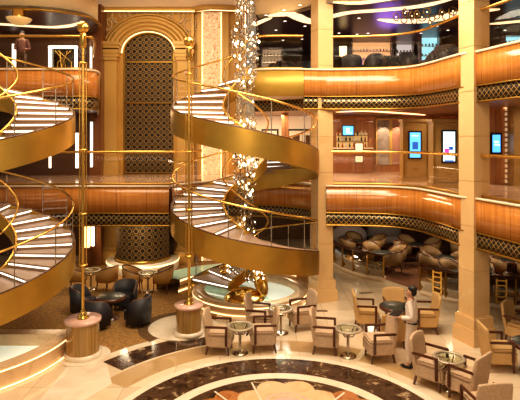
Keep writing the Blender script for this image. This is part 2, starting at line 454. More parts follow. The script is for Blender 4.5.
fascia('gallery_parapet', edge_right, Z2, 'topmost copper veneer balcony front, sweeping from the central to the near column')
fascia('gallery_parapet', EDGE7L, Z2, 'topmost copper veneer balcony front beside the arched grille')
fascia('gallery_parapet', LAND, Z2, 'smooth golden balcony front where the middle staircase reaches the top gallery', pm('ochre gold panel', (.50, .32, .06), .42, .35, noise=.1, nscale=1.5), lat=False)
fascia('gallery_parapet', [(1.3, 15.0), (1.6, 15.06), (2.0, 15.12)], Z2, 'short veneered topmost balcony front between golden landing and central column')
t = thing('lattice_frieze', 'dark diamond lattice frieze curving behind the middle staircase under the top gallery', 'frieze', (0, 0, 0))
b = MB(); b.wall(arc7, 5.83, 6.19, .03, 0, -1); b.build('lattice_band', latt, t)
b = MB(); b.wall(arc7, 6.19, 6.22, .06, 0, -1); b.build('trim_strip', brass_d, t)

def railing(name, path, z, label, hh=1.02, panel=1.5, off=.10):
    # keep the rail a little behind the edge
    t = thing(name, label, 'railing', (path[len(path) // 2][0], path[len(path) // 2][1], z))
    L = Vector(t.location); n = len(path); q = []
    for i in range(n):
        a = Vector(path[max(i - 1, 0)][:2]); b = Vector(path[min(i + 1, n - 1)][:2]); tt = (b - a).normalized()
        q.append(Vector((path[i][0] - tt.y * off, path[i][1] + tt.x * off, 0)))
    b = MB(); b.tube([Vector((p.x, p.y, z + hh)) - L for p in q], .038, 10); b.build('handrail', brass, t)
    b = MB(); b.wall([(p.x - L.x, p.y - L.y) for p in q], .02, .08, .03, 0); b.build('base_rail', brass_d, t)
    seg = [q[0]]; acc = 0
    def flush(seg):
        if len(seg) < 2: return
        # shrink for the joint
        s = list(seg); d0 = (s[1] - s[0]); s[0] = s[0] + d0 * min(.3, .01 / max(d0.length, .01))
        d1 = (s[-2] - s[-1]); s[-1] = s[-1] + d1 * min(.3, .01 / max(d1.length, .01))
        g = MB(); g.wall([(p.x - L.x, p.y - L.y) for p in s], .085, hh - .05, .012, 0); g.build('glass_panel', glass, t)
    for i in range(1, n):
        d = (q[i] - q[i - 1]).length
        if d > panel * 1.2:
            k = int(d / panel)
            for j in range(1, k + 1):
                p = q[i - 1].lerp(q[i], j / k); seg.append(p); flush(seg); seg = [p]
            acc = 0
        else:
            seg.append(q[i]); acc += d
            if acc > panel: flush(seg); seg = [q[i]]; acc = 0
    flush(seg)
    return t
railing('balcony_railing', edge_left[1:], Z1, 'brass railed glass balustrade before the arched grille')
railing('balcony_railing', edge_right, Z1, 'brass railed glass balustrade of the middle gallery before the tall screens')
railing('balcony_railing', edge_right, Z2, 'brass railed glass balustrade of the top gallery near the ring chandelier')
railing('balcony_railing', EDGE7L[1:], Z2, 'brass railed glass balustrade of the top gallery before the lit doorway')
railing('balcony_railing', LAND[6:], Z2, 'brass railed glass balustrade above the smooth golden balcony front')
railing('balcony_railing', arc(RS, OPEN, 168, 128, 12), Z1, 'short glass balustrade of the middle gallery between grille and middle staircase')
railing('balcony_railing', arc(RS, OPEN, 88, 14, 20), Z1, 'glass balustrade of the middle gallery curving behind the middle staircase')

# ------------------------------------------------------------------ walls
def wallbox(name, x0, x1, y0, y1, z0, z1, m, label=None):
    b = MB(); b.box(((x0 + x1) / 2, (y0 + y1) / 2, (z0 + z1) / 2), (x1 - x0, y1 - y0, z1 - z0))
    return struct(b.build(name, m), label)
AY = 20.0; ACX = X(148.5, 20); AHW = 1.02; ZS, ZA = 8.34, 9.15
# arched back wall with an elliptical opening
b = MB()
xl, xr = X(94, AY), X(246, AY)
b.box(((xl + ACX - AHW) / 2, AY + .25, 5.1), (ACX - AHW - xl, .5, 10.2))
b.box(((xr + ACX + AHW) / 2, AY + .25, 5.1), (xr - ACX - AHW, .5, 10.2))
arch = [(ACX + AHW * math.cos(w), ZS + (ZA - ZS) * math.sin(w)) for w in [PI * k / 24 for k in range(25)]]
poly = arch + [(ACX - AHW, 10.2), (ACX + AHW, 10.2)]
n = len(poly); vs = [(x, AY, z) for x, z in poly] + [(x, AY + .5, z) for x, z in poly]
b.add(vs, [tuple(range(n))[::-1], tuple(range(n, 2 * n))]); b.add(vs, [(i, (i + 1) % n, n + (i + 1) % n, n + i) for i in range(n)])
struct(b.build('wall_back', goldwall), 'golden back wall with tall arched opening')
wallbox('wall_back_recess', ACX - 1.5, ACX + 1.5, 20.8, 21.0, 0, 10.2, brownwall)
# grille: flat upper panel with arched head
g = thing('arched_grille', 'tall dark arched grille with a gold ring pattern, framed by the golden arch', 'grille', (ACX, AY + .12, 3.5))
poly = [(x - ACX, z - 3.5) for x, z in arch] + [(-AHW, 0), (AHW, 0)]
b = MB(); b.add([(x, 0, z) for x, z in poly], [tuple(range(len(poly)))[::-1]], uvs=[[(x, z) for x, z in poly][::-1]]); b.build('lattice_panel', cagem, g)
b = MB(); b.tube([(x - ACX, -.03, z - 3.5) for x, z in arch], .045, 8)
for x in (-AHW + .03, AHW - .03): b.box((x, -.03, (ZS - 3.5) / 2), (.05, .06, ZS - 3.5))
for z in (.05, 2.85, ZS - 3.5 - .35): b.box((0, -.03, z), (2 * AHW, .06, .05))
b.build('grille_frame', brass_d, g)
# curved drum cage at ground level
g = thing('drum_cage', 'bulging dark drum cage with gold ring pattern below the middle gallery', 'cage', (ACX, 19.1, 0))
b = MB(); b.lathe([(1.0, .45), (1.0, 2.38)], n=40, a0=PI, a1=2 * PI); b.build('lattice_wrap', cagem, g)
b = MB(); b.lathe([(.95, .36), (1.06, .36), (1.06, .46), (.95, .46)], n=40); b.build('hoop', brass_d, g)
b = MB(); b.lathe([(.95, 2.3), (1.04, 2.3), (1.04, 2.39), (.95, 2.39)], n=40); b.build('hoop', brass_d, g)
b = MB(); b.lathe([(.01, .36), (1.35, .36), (1.35, .0)], n=40); b.build('plinth', whitemar, g)
b = MB(); b.lathe([(1.36, .29), (1.36, .34)], n=40); b.build('light_strip', ledwarm, g)
b = MB(); b.lathe([(.9, .45), (.9, 2.38)], n=24); b.build('inner_core', brownwall, g)

# pilasters, capitals, archivolt
def pilaster(x0, x1, z0, zc, name, label, m=stone):
    cx = (x0 + x1) / 2; w = x1 - x0
    b = MB(); b.box((cx, AY - .14, (z0 + zc) / 2), (w, .28, zc - z0))
    b.box((cx, AY - .2, z0 + .25), (w + .2, .4, .5)); b.box((cx, AY - .18, z0 + .58), (w + .1, .34, .14))
    for k, (dz, e) in enumerate(((-.12, .08), (.0, .16), (.14, .24), (.34, .2), (.46, .3))):
        b.box((cx, AY - .16 - e / 4, zc + dz), (w + e, .34 + e / 2, .14))
    return struct(b.build(name, goldwall2), label)
pl = []
for z0, zc in ((0, 1.9), (3.5, 8.2)):
    pilaster(ACX - 1.98, ACX - 1.2, z0, zc, 'trim_1' if z0 else 'trim_2', 'stone pilaster left of the arch')
    pilaster(ACX + 1.2, ACX + 1.75, z0, zc, 'trim_3' if z0 else 'trim_4', 'stone pilaster right of the arch')
b = MB()
for k, (dr, dy, r) in enumerate(((.16, -.08, .10), (.34, -.10, .09), (.50, -.14, .10), (.66, -.10, .07), (.80, -.06, .05))):
    b.tube([(ACX + (AHW + dr) * math.cos(w), AY + dy, ZS + (ZA - ZS + dr * .9) * math.sin(w)) for w in [PI * q / 28 for q in range(29)]], r, 8)
struct(b.build('trim_5', goldwall2), 'stepped golden moulding over the arch')
b = MB(); b.tube([(ACX + (AHW + .04) * math.cos(w), AY - .03, ZS + (ZA - ZS + .04) * math.sin(w)) for w in [PI * q / 28 for q in range(29)]], .022, 6)
tag(b.build('arch_light_strip', ledwarm), 'glowing warm strip along the inner curve of the arch', 'light strip')
# scrollwork on the spandrels
sc = MB(); rnd = random.Random(3)
for i in range(11):
    w = PI * (i + .5) / 11; R = AHW + 1.08; cx = ACX + R * math.cos(w) * 1.05; cz = ZS + (ZA - ZS + .95) * math.sin(w) * .98; r = .2 + .08 * rnd.random()
    sc.tube([(cx + r * math.cos(t), AY - .03, cz + r * math.sin(t)) for t in [2 * PI * q / 18 for q in range(18)]], .032, 5, closed=True)
    sc.tube([(cx + r * .9 + r * .8 * math.cos(t), AY - .03, cz + .1 + r * .8 * math.sin(t)) for t in [2 * PI * q / 18 for q in range(13)]], .028, 5)
tag(sc.build('scroll_ornament', cream), 'looping pale gold scrollwork on the wall over the arch', 'ornament')
# lit scroll panel
x0, x1 = X(202, AY), X(222, AY)
t = thing('scroll_light_panel', 'tall glowing cream wall panel of scroll pattern behind the middle staircase', 'wall panel', ((x0 + x1) / 2, AY - .06, 0))
b = MB(); b.box((0, 0, 5.0), (x1 - x0, .06, 9.9)); b.build('lit_panel', scrollm, t)
b = MB()
for s in (-1, 1): b.box((s * ((x1 - x0) / 2 + .05), -.02, 5.0), (.09, .14, 9.9))
b.build('panel_frame', goldwall2, t)
b = MB()
for s in (-1, 1): b.box((s * ((x1 - x0) / 2 - .02), -.05, 5.0), (.03, .03, 9.9))
b.build('light_strip', ledwarm, t)
# other wall mouldings of the golden wall
b = MB()
for px in (193, 199, 226, 238): b.box((X(px, AY), AY - .06, 5.1), (.1 if px != 226 else .22, .14, 10.2))
struct(b.build('trim_6', goldwall2), 'upright golden wall mouldings')
# side pier of brown wood
wallbox('wall_pier', X(89, 19.3), X(101, 19.3), 19.3, 20.2, 0, 10.1, pm('brown veneer pier', (.20, .075, .025), .3))
# far walls
wallbox('wall_far_upper', -.2, 18, 24.6, 24.9, Z2, 9.0, brownwall)
wallbox('wall_far_middle', -1.0, 18, 21.4, 21.7, Z1, 5.88, wallwood, 'wood veneered back wall of the middle gallery')
wallbox('wall_far_lower', -1.2, 18, 24.4, 24.7, 0, 2.4, brownwall)
wallbox('wall_far_left_upper', -16, -6.4, 19.6, 19.9, Z2, 9.0, brownwall)
wallbox('wall_far_left_middle', -16, -6.35, 19.4, 19.7, Z1, 5.88, brownwall)
wallbox('wall_far_left_lower', -16, -6.2, 21.0, 21.3, 0, 2.4, brownwall)
wallbox('wall_right', 17.6, 17.9, 2, 25, 0, 10, brownwall)

# ------------------------------------------------------------------ ceilings
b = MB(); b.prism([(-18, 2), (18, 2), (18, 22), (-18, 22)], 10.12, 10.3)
struct(b.build('ceiling', pm('cream ceiling', (.78, .60, .40), .5, emit=(1, .75, .45), es=.12)), 'cream atrium ceiling')  # slight emission makes the plaster look lit; the ceiling is no lamp
# raised round cove over the pit
lc = xy(smooth_path([P(-60, 10, 9.0), P(0, 9, 9.0), P(40, 10, 9.0), P(75, 14, 9.0), P(93, 20, 9.0), P(98, 26, 9.0)], .4))
b = MB(); b.prism(lc + [(-6.5, 20), (-6.5, 22), (lc[0][0], 22)], 9.0, 9.12)
struct(b.build('ceiling_top_left', darkceil2), 'dark ceiling over the top gallery beside the arch')
b = MB(); b.wall(lc, 9.0, 10.12, .06, 0, 1); struct(b.build('trim_7', cream), 'curved cream ceiling drop')
b = MB(); b.wall(lc, 8.96, 9.02, .12, 0, -1); struct(b.build('trim_8', brass_d))
er = [(-.15, 17.0)] + [(x, y) for x, y in arc7[1:]] + [(x + .0, y) for x, y in edge_right]
b = MB(); b.prism(er + [(18, 5.6), (18, 24.8), (-.15, 24.8)], 9.0, 9.12)
struct(b.build('ceiling_top_right', darkceil), 'plum dark ceiling of the top gallery with glowing coves')
b = MB(); b.wall(er, 9.0, 10.12, .06, 0, 1); struct(b.build('trim_9', cream))
def cove_band(pix, w, label, m=cove, z=8.99, name='cove_light', zz=9.0):
    path = smooth_path([P(px, py, zz) for px, py in pix], .25); b = MB(); n = len(path); vs = []
    for i, p in enumerate(path):
        a = path[max(i - 1, 0)]; c = path[min(i + 1, n - 1)]; t = (c - a).normalized(); nn = Vector((-t.y, t.x, 0)) * w / 2
        e = min(1, .25 + 4 * min(i, n - 1 - i) / n)
        vs += [(p + nn * e).to_tuple()[:2] + (z,), (p - nn * e).to_tuple()[:2] + (z,)]
    b.add(vs, [(2 * i, 2 * i + 1, 2 * i + 3, 2 * i + 2) for i in range(n - 1)])
    b.add([(v[0], v[1], z + .012) for v in vs], [(2 * i, 2 * i + 2, 2 * i + 3, 2 * i + 1) for i in range(n - 1)])
    return tag(b.build(name, m), label, 'cove light')
cove_band([(322, 20), (345, 13), (380, 10), (420, 6), (455, -2)], .40, 'broad cream cove sweeping across the plum ceiling beside the central column')
cove_band([(333, 2), (360, 3), (400, -3), (440, -9)], .3, 'narrow cream cove at the very edge of the plum ceiling')
cove_band([(378, 19), (400, 21), (430, 20), (462, 13), (500, 9)], .68, 'wide cream cove carrying the cluster of ring pendants')
cove_band([(486, 24), (500, 23), (530, 20)], .4, 'short cream cove beyond the near column')
cove_band([(268, 16), (290, 14), (300, 18), (316, 24)], .5, 'bright cream cove curling behind the central column')
cove_band([(252, 26), (262, 21), (272, 17)], .25, 'thin cream cove behind the crystal column')
cove_band([(-30, 24), (0, 24), (30, 26), (55, 27), (72, 25), (80, 22)], .35, 'long cream cove on the dark ceiling above the lit doorway')
cove_band([(336, 112), (365, 111), (400, 113), (425, 115)], .35, 'warm cove on the ceiling of the middle gallery before the kiosks', z=5.865, zz=5.88)
cove_band([(484, 110), (505, 108), (540, 106)], .3, 'warm cove on the middle gallery ceiling right of the near column', z=5.865, zz=5.88)
b = MB(); b.wall([(ACX - 2.0, AY - .1), (ACX + 1.9, AY - .1)], 9.93, 10.1, .2, 0, -1)
b.wall(xy(smooth_path([(ACX + 1.9, AY - .1), (-2.2, AY - .45), (-1.4, AY - .5), (-.6, AY - .2)], .2)), 9.90, 10.1, .16, 0, -1)
struct(b.build('trim_10', goldwall2), 'cream cornice above the arch')
cv = MB(); cv.tube([(ACX - 2.0, AY - .33, 9.93), (ACX + 1.9, AY - .33, 9.92), (-1.9, AY - .66, 9.89), (-.7, AY - .5, 9.89)], .02, 6)
tag(cv.build('cornice_light', ledwarm), 'warm light line under the cornice above the arch', 'light strip')

def downlight(px, py, z, k, r=.055):
    x, y, _ = P(px, py, z); b = MB(); b.lathe([(1e-3, -.008), (r, -.008)], n=12); o = None
    t = thing('downlight', k[0], 'downlight', (x, y, z), 0, k[1])
    MBb = MB(); MBb.lathe([(r, -.0), (r * 1.25, -.012), (r * 1.3, 0)], n=12); MBb.build('bezel', brass, t); b.build('lens', ledw, t)
kt = ('small round downlight in the plum ceiling of the top gallery', 'downlights of the top gallery ceiling')
for px, py in ((339, 33), (345, 36), (357, 34), (368, 33), (359, 18), (285, 21), (276, 30), (283, 40), (302, 39), (305, 26), (266, 15), (284, 10), (300, 5), (301, 35), (400, 23), (407, 11), (437, 26), (448, 30), (505, 30), (421, 33)):
    downlight(px, py, 9.0, kt)

# hanging bowl lamp
x, y, _ = P(19, 17, 8.75)
t = thing('bowl_lamp', 'glowing shallow golden bowl lamp under the dark ceiling', 'lamp', (x, y, 8.5))
b = MB(); b.lathe([(.01, 0), (.18, .02), (.33, .12), (.38, .2), (.36, .2), (.3, .12), (.01, .04)], n=28); b.build('bowl', goldlit, t)
b = MB(); b.lathe([(.01, .1), (.3, .13)], n=24); b.build('glowing_disc', lampm, t)
b = MB(); b.lathe([(.2, .2), (.2, .5), (.01, .5)], n=20); b.build('canopy', brass, t)

# ring pendant chandelier on the top gallery
x, y, _ = P(425, 22, 8.9)
t = thing('ring_chandelier', 'cluster of small gold hoops hanging from the wide cream cove', 'chandelier', (x, y, 8.98))
rnd = random.Random(5)
for i, (px, py) in enumerate(((396, 17), (405, 13), (412, 16), (417, 14), (414, 20), (422, 17), (427, 12), (432, 18), (437, 16), (442, 12), (446, 16), (453, 11), (457, 14), (430, 23), (404, 20))):
    q = Vector(P(px, py, 8.75)) - t.location; r = .095 + .04 * rnd.random(); a = rnd.random() * .7
    b = MB(); b.tube([(q.x + r * math.cos(a) * math.cos(w), q.y + r * math.sin(a) * math.cos(w), q.z + r * math.sin(w)) for w in [2 * PI * k / 16 for k in range(16)]], .016, 6, closed=True)
    h = b.build('hoop', brass_d, t); b = MB(); b.tube([(q.x, q.y, q.z + r), (q.x, q.y, 0)], .004, 4); b.build('cord', brass_d, h)
    b = MB(); b.sphere(q, .022, 6); b.build('bulb', ledwarm, h)

# ------------------------------------------------------------------ columns
def column(x, y, side, rz, ztop, label, basew=1.35):
    b = MB(); M0 = Matrix.Translation((x, y, 0)) @ Matrix.Rotation(rz, 4, 'Z')
    z = .66
    b.box((0, 0, .16), (side * 1.42, side * 1.42, .32), M=M0); b.box((0, 0, .345), (side * 1.36, side * 1.36, .05), M=M0)
    b.box((0, 0, .50), (side * 1.24, side * 1.24, .26), M=M0); b.box((0, 0, .645), (side * 1.14, side * 1.14, .03), M=M0)
    while z < ztop - .05:
        h = min(1.08, ztop - z); b.box((0, 0, z + h / 2), (side, side, h - .012), M=M0); b.box((0, 0, z + h - .005), (side - .02, side - .02, .012), M=M0); z += h
    o = b.build('column', stone); struct(o, label); return o
column(5.22, 12.2, .49, math.radians(45 - 23.3), 10.12, 'near square cream stone column')
column(1.90, 15.35, .50, math.radians(20), 10.12, 'central square cream stone column beside the staircase')

# ------------------------------------------------------------------ spiral staircases
def stair(axis, R, ri, z0, pitch, direction, th_bot, th_top, label, where):
    """band top height = z0 + direction*pitch*th/360 (th in degrees)"""
    t = thing('spiral_staircase', label, 'staircase', (axis[0], axis[1], 0))
    zt = lambda th: z0 + direction * pitch * th / 360 + (.42 * (max(0, -180 - th) / 100) ** 1.4 if where == 'mid' else 0)
    lo, hi = min(th_bot, th_top), max(th_bot, th_top)
    n = int((hi - lo) / 6)
    ths = [lo + (hi - lo) * i / n for i in range(n + 1)]
    pt = lambda r, th, z: (r * math.cos(math.radians(th)), r * math.sin(math.radians(th)), z)
    def band(r0, r1, hup, hdn):
        b = MB(); vs = []
        for th in ths:
            z = zt(th); zb = max(z - hdn, .02); vs += [pt(r0, th, zb), pt(r0, th, z + hup), pt(r1, th, z + hup), pt(r1, th, zb)]
        fs = []
        for i in range(len(ths) - 1):
            a = i * 4; c = a + 4
            for k in range(4): l = (k + 1) % 4; fs.append((a + k, c + k, c + l, a + l))
        for k in range(4): b.add(vs, fs[k::4], 0, True)
        b.add(vs[:4], [(0, 1, 2, 3)]); b.add(vs[-4:], [(3, 2, 1, 0)])
        return b.build('x', brass_s, t)
    o = band(R - .04, R, 0, .65); o.name = 'outer_stringer'
    o = band(ri, ri + .03, 0.02, .34); o.name = 'inner_stringer'
    b = MB(); b.tube([pt(R - .02, th, zt(th) + .012) for th in ths], .022, 6); b.build('stringer_cap', darkwood, t)
    b = MB(); b.tube([pt(R - .05, th, zt(th) + .88) for th in ths], .028, 8); b.build('handrail', brass, t)
    b = MB(); b.tube([pt(ri + .05, th, zt(th) + .88) for th in ths], .025, 8); b.build('inner_handrail', brass, t)
    b = MB(); b.tube([pt(ri + .015, th, zt(th) + .03) for th in ths], .03, 8); b.build('inner_rail', brass, t)
    # glass balustrade, one pane per 30 degrees
    th = lo
    while th < hi - 5:
        e = min(th + 30, hi); k = 5; g = MB(); gi = MB()
        for (rr, m_, mbx) in ((R - .05, glass, g), (ri + .05, glass, gi)):
            vs = []
            for j in range(k + 1):
                a = th + .4 + (e - th - .8) * j / k; vs += [pt(rr, a, zt(a) + .02), pt(rr, a, zt(a) + .86)]
            mbx.add(vs, [(2 * j, 2 * j + 2, 2 * j + 3, 2 * j + 1) for j in range(k)], 0, True)
        g.build('glass_panel', glass, t)
        gi.build('inner_glass_panel', glass, t)
        b = MB(); b.tube([pt(R - .05, e, zt(e)), pt(R - .05, e, zt(e) + .88)], .014, 6); b.build('baluster', chrome, t)
        th += 30
    # steps
    ztb, ztt = zt(th_bot) - .1, zt(th_top) - .1; N = round((ztt - ztb) / .155); dth = abs(th_top - th_bot) / N; sgn = 1 if th_top > th_bot else -1
    for i in range(N):
        a0 = th_bot + sgn * dth * i; a1 = a0 + sgn * dth * 1.18; z = zt(a0 + sgn * dth) - .1
        b = MB(); k = 4; A = [pt(ri + .03, a0 + (a1 - a0) * j / k, 0)[:2] for j in range(k + 1)] + [pt(R - .05, a1 + (a0 - a1) * j / k, 0)[:2] for j in range(k + 1)]
        b.prism(A, z - .04, z); s = b.build('step', tread_m, t)
        b = MB(); p = Vector(pt(ri + .06, a0, z - .06)); q = Vector(pt(R - .08, a0, z - .06)); tang = Vector((-math.sin(math.radians(a0)), math.cos(math.radians(a0)), 0)) * sgn
        vs = []
        for e in (p, q):
            for w, h in ((.0, -.018), (.0, .018), (.035, .018), (.035, -.018)): vs.append(e + tang * (w + .01) + Vector((0, 0, h)))
        b.add(vs, [(0, 1, 2, 3), (7, 6, 5, 4)] + [(j, j + 4, (j + 1) % 4 + 4, (j + 1) % 4) for j in range(4)])
        b.build('light_strip', ledw, s)
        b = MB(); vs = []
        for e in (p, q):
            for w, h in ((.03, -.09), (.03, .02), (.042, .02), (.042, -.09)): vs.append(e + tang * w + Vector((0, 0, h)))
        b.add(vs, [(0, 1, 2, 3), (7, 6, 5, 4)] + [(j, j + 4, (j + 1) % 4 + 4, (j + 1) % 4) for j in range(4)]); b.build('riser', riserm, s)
    return t
stair(RS, 2.15, .62, 4.47, 2.84, -1, 505, -280, 'golden spiral staircase with lit steps wrapping the crystal column in mid-atrium', 'mid')
stair(LS, 2.0, .62, 5.37, 3.2, 1, -556, 196, 'golden spiral staircase cut by the frame, rising from the luminous pool', 'left')

# crystal column
def crystal_column(axis, zb, zt_, label):
    t = thing('crystal_chandelier', label, 'chandelier', (axis[0], axis[1], zb))
    rnd = random.Random(11); b = MB(); c = MB(); st = MB()
    H = zt_ - zb
    def dens(z): return .55 + .45 * math.sin(z * 2.1 + .5)
    for i in range(1700):
        z = rnd.random() * H; w = rnd.random() * 2 * PI; R = (.12 + .22 * rnd.random() ** .6) * (1 + .25 * math.sin(z * 2.1))
        if z < .9: R *= 1.7 - z * .7
        p = Vector((R * math.cos(w), R * math.sin(w), z)); s = .018 + .022 * rnd.random()
        vs = [p + Vector(v) * s for v in ((1, 0, 0), (-1, 0, 0), (0, 1, 0), (0, -1, 0), (0, 0, 1.5), (0, 0, -1.5))]
        fs = [(0, 2, 4), (2, 1, 4), (1, 3, 4), (3, 0, 4), (2, 0, 5), (1, 2, 5), (3, 1, 5), (0, 3, 5)]
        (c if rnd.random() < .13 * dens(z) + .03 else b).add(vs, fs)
    for k in range(7):
        w = 2 * PI * k / 7; R = .16 + .14 * (k % 2); st.tube([(R * math.cos(w), R * math.sin(w), .1), (R * math.cos(w), R * math.sin(w), H)], .004, 4)
    o = b.build('crystal_drops', crystal, t); o['kind'] = 'stuff'
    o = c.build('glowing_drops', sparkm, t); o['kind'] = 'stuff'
    o = st.build('hanging_wires', chrome, t); o['kind'] = 'stuff'
    b = MB(); b.tube([(0, 0, .1), (0, 0, H)], .018, 8); b.build('core_tube', pm('mirror core', (.8, .65, .45), .15, 1.0), t)
    return t
crystal_column(RS, .85, 10.1, 'tall column of sparkling crystal drops inside the middle spiral staircase')

# base of middle staircase
def basin(axis, Ro, Ri, h, a0, a1, label, pool_label):
    t = thing('staircase_basin', label, 'basin', (axis[0], axis[1], 0))
    b = MB(); b.lathe([(Ro, 0), (Ro, h - .04), (Ro + .03, h - .04), (Ro + .03, h), (Ri, h), (Ri, h - .22)], n=72); b.build('rim', peach, t)
    b = MB(); b.lathe([(Ro + .035, h - .09), (Ro + .035, h - .055)], n=72); b.lathe([(Ro + .02, .02), (Ro + .02, .05)], n=72); b.build('light_strip', ledwarm, t)
    b = MB(); b.lathe([(.01, h - .22), (Ri, h - .22)], n=72); b.build('pool_floor', poolwh, t)
    return t
bs = basin((-.3, 15.5), 1.75, 1.42, .32, 0, 0, 'round cream rimmed basin with pale green glass under the middle staircase', '')
b = MB(); b.lathe([(.01, .31), (1.41, .31)], n=64, a0=PI * .75, a1=PI * 1.66)
b.build('green_glass_cover', greengl, bs)
t = thing('gold_mound', 'polished golden mound and dish under the crystal column', 'sculpture', (RS[0] - .02, RS[1] - .1, .1))
b = MB(); b.lathe([(.62, 0), (.6, .22), (.5, .34), (.3, .44), (.1, .48), (.001, .49)], n=36); b.build('mound', brass, t)
b = MB(); Mt = Matrix.Translation((.42, .1, .62)) @ Matrix.Rotation(math.radians(70), 4, 'Y') @ Matrix.Rotation(.3, 4, 'X')
b.lathe([(.001, -.1), (.2, -.08), (.36, 0), (.42, .1), (.4, .1), (.33, .02), (.18, -.05), (.001, -.07)], n=32, M=Mt); b.build('dish', brass, t)
def dloop(R, back, n=48):
    a_ = math.degrees(math.asin(back / R)); A = arc((0, 0), R, -180 - a_, a_, n)
    x0 = A[-1][0]; return A + [(x0 * (1 - 2 * k / 12), back) for k in range(1, 12)]
def loopstrip(b, A, za, B, zb):
    n = len(A); vs = [(x, y, za) for x, y in A] + [(x, y, zb) for x, y in B]
    b.add(vs, [(i, (i + 1) % n, n + (i + 1) % n, n + i) for i in range(n)])
bl = thing('staircase_basin', 'half round cream rimmed basin with luminous white pool at the frame edge', 'basin', (-7.0, 11.55, 0))
Lo, Lo2, Li, Lj = dloop(2.58, .16), dloop(2.62, .18), dloop(2.36, -.12), dloop(2.33, -.14)
b = MB(); loopstrip(b, Lo, 0, Lo, .40); loopstrip(b, Lo, .40, Lo2, .40); loopstrip(b, Lo2, .40, Lo2, .45); loopstrip(b, Lo2, .45, Li, .45); loopstrip(b, Li, .45, Lj, .2); b.build('rim', peach, bl)
b = MB(); Q = dloop(2.63, .19); loopstrip(b, Q, .36, Q, .39); loopstrip(b, Q, .02, Q, .05); b.build('light_strip', ledwarm, bl)
b = MB(); b.prism(Lj, .18, .2); b.build('pool_floor', poolwh, bl)
b = MB(); b.prism(arc((0, 0), 2.28, -70, -38, 14) + [(1.2, -.9), (.6, -1.3)], .205, .22); b.build('green_glass_cover', greengl, bl)
inlay('white_marble_sector', [P(74, 358)[:2], P(106, 361)[:2], P(112, 384)[:2], P(84, 400)[:2], P(40, 400)[:2]], .0025, whitemar)

# curved back plinth with light lines
t = thing('curved_plinth', 'curved stone plinth with two glowing lines and green glass top behind the middle staircase', 'plinth', (RS[0], RS[1], 0))
b = MB(); b.lathe([(2.5, 0), (2.5, .2), (2.43, .2), (2.43, .46), (3.4, .46), (3.4, 0)], n=50, a0=math.radians(48), a1=math.radians(150)); b.build('stone_body', stone, t)
b = MB(); b.lathe([(2.47, .465), (3.36, .465)], n=50, a0=math.radians(48), a1=math.radians(150)); b.build('green_glass_top', greengl, t)
b = MB()
for r, z in ((2.42, .40), (2.49, .05)): b.lathe([(r, z), (r, z + .05)], n=50, a0=math.radians(48), a1=math.radians(150))
b.build('light_strip', ledwarm, t)
# brass newel at the foot of the stair
x, y, _ = P(224, 296, .0)
t = thing('newel_post', 'short turned brass post at the foot of the middle staircase', 'post', (x, y, 0))
b = MB(); b.lathe([(.12, 0), (.12, .1), (.07, .16), (.06, .7), (.13, .74), (.13, .78), (.05, .8), (.05, .86), (.15, .88), (.15, .92), (.001, .93)], n=20); b.build('shaft', brass, t)
b = MB(); b.sphere((0, 0, .96), .05, 8); b.build('knob', brass, t)

# poles on drums
def pole(px, d, ztop, label, base=0.0, drum_r=.36, drum_h=.86):
    x = X(px, d)
    t = thing('drum_pedestal', 'veneered drum pedestal with pinkish stone top, ' + label, 'pedestal', (x, d, base))
    b = MB(); b.lathe([(drum_r, .08), (drum_r, drum_h - .08)], n=36); b.build('drum', drumwood, t)
    b = MB(); b.lathe([(drum_r + .02, 0), (drum_r + .05, 0), (drum_r + .05, .1), (drum_r, .12)], n=36); b.build('plinth_ring', whitemar, t)
    b = MB(); b.lathe([(drum_r, drum_h - .08), (drum_r + .04, drum_h - .06), (drum_r + .04, drum_h), (.001, drum_h)], n=36); b.build('stone_top', pinkmar, t)
    p = thing('brass_pole', 'tall slender brass pole with ball finial ' + label, 'pole', (x, d, base + drum_h))
    L = ztop - base - drum_h
    b = MB(); b.lathe([(.13, 0), (.13, .03), (.09, .05), (.10, .09), (.05, .14), (.05, .2)], n=20); b.build('foot', brass, p)
    b = MB(); b.tube([(0, 0, .1), (0, 0, L)], .034, 12)
    b.tube([(.075, 0, 1.2), (.075, 0, L - .8)], .013, 8); b.tube([(-.075, 0, 1.2), (-.075, 0, L - .8)], .013, 8); b.build('shaft', brass, p)
    for z in (1.2, L * .36, L * .58, L - .8):
        b = MB(); b.lathe([(.001, z - .02), (.09, z - .02), (.10, z), (.09, z + .02), (.001, z + .02)], n=16); b.build('collar', brass, p)
    b = MB(); b.lathe([(.045, L - .45), (.085, L - .4), (.07, L - .2), (.085, L - .15), (.04, L - .1)], n=16); b.build('neck', brass, p)
    b = MB(); b.sphere((0, 0, L + .02), .135, 12); b.build('ball_finial', brass, p)
pole(83, 11.33, Zy(28, 11.33), 'beside the luminous pool')
pole(189, 12.55, Zy(42, 12.55), 'before the middle staircase', base=.02, drum_r=.32, drum_h=.76)

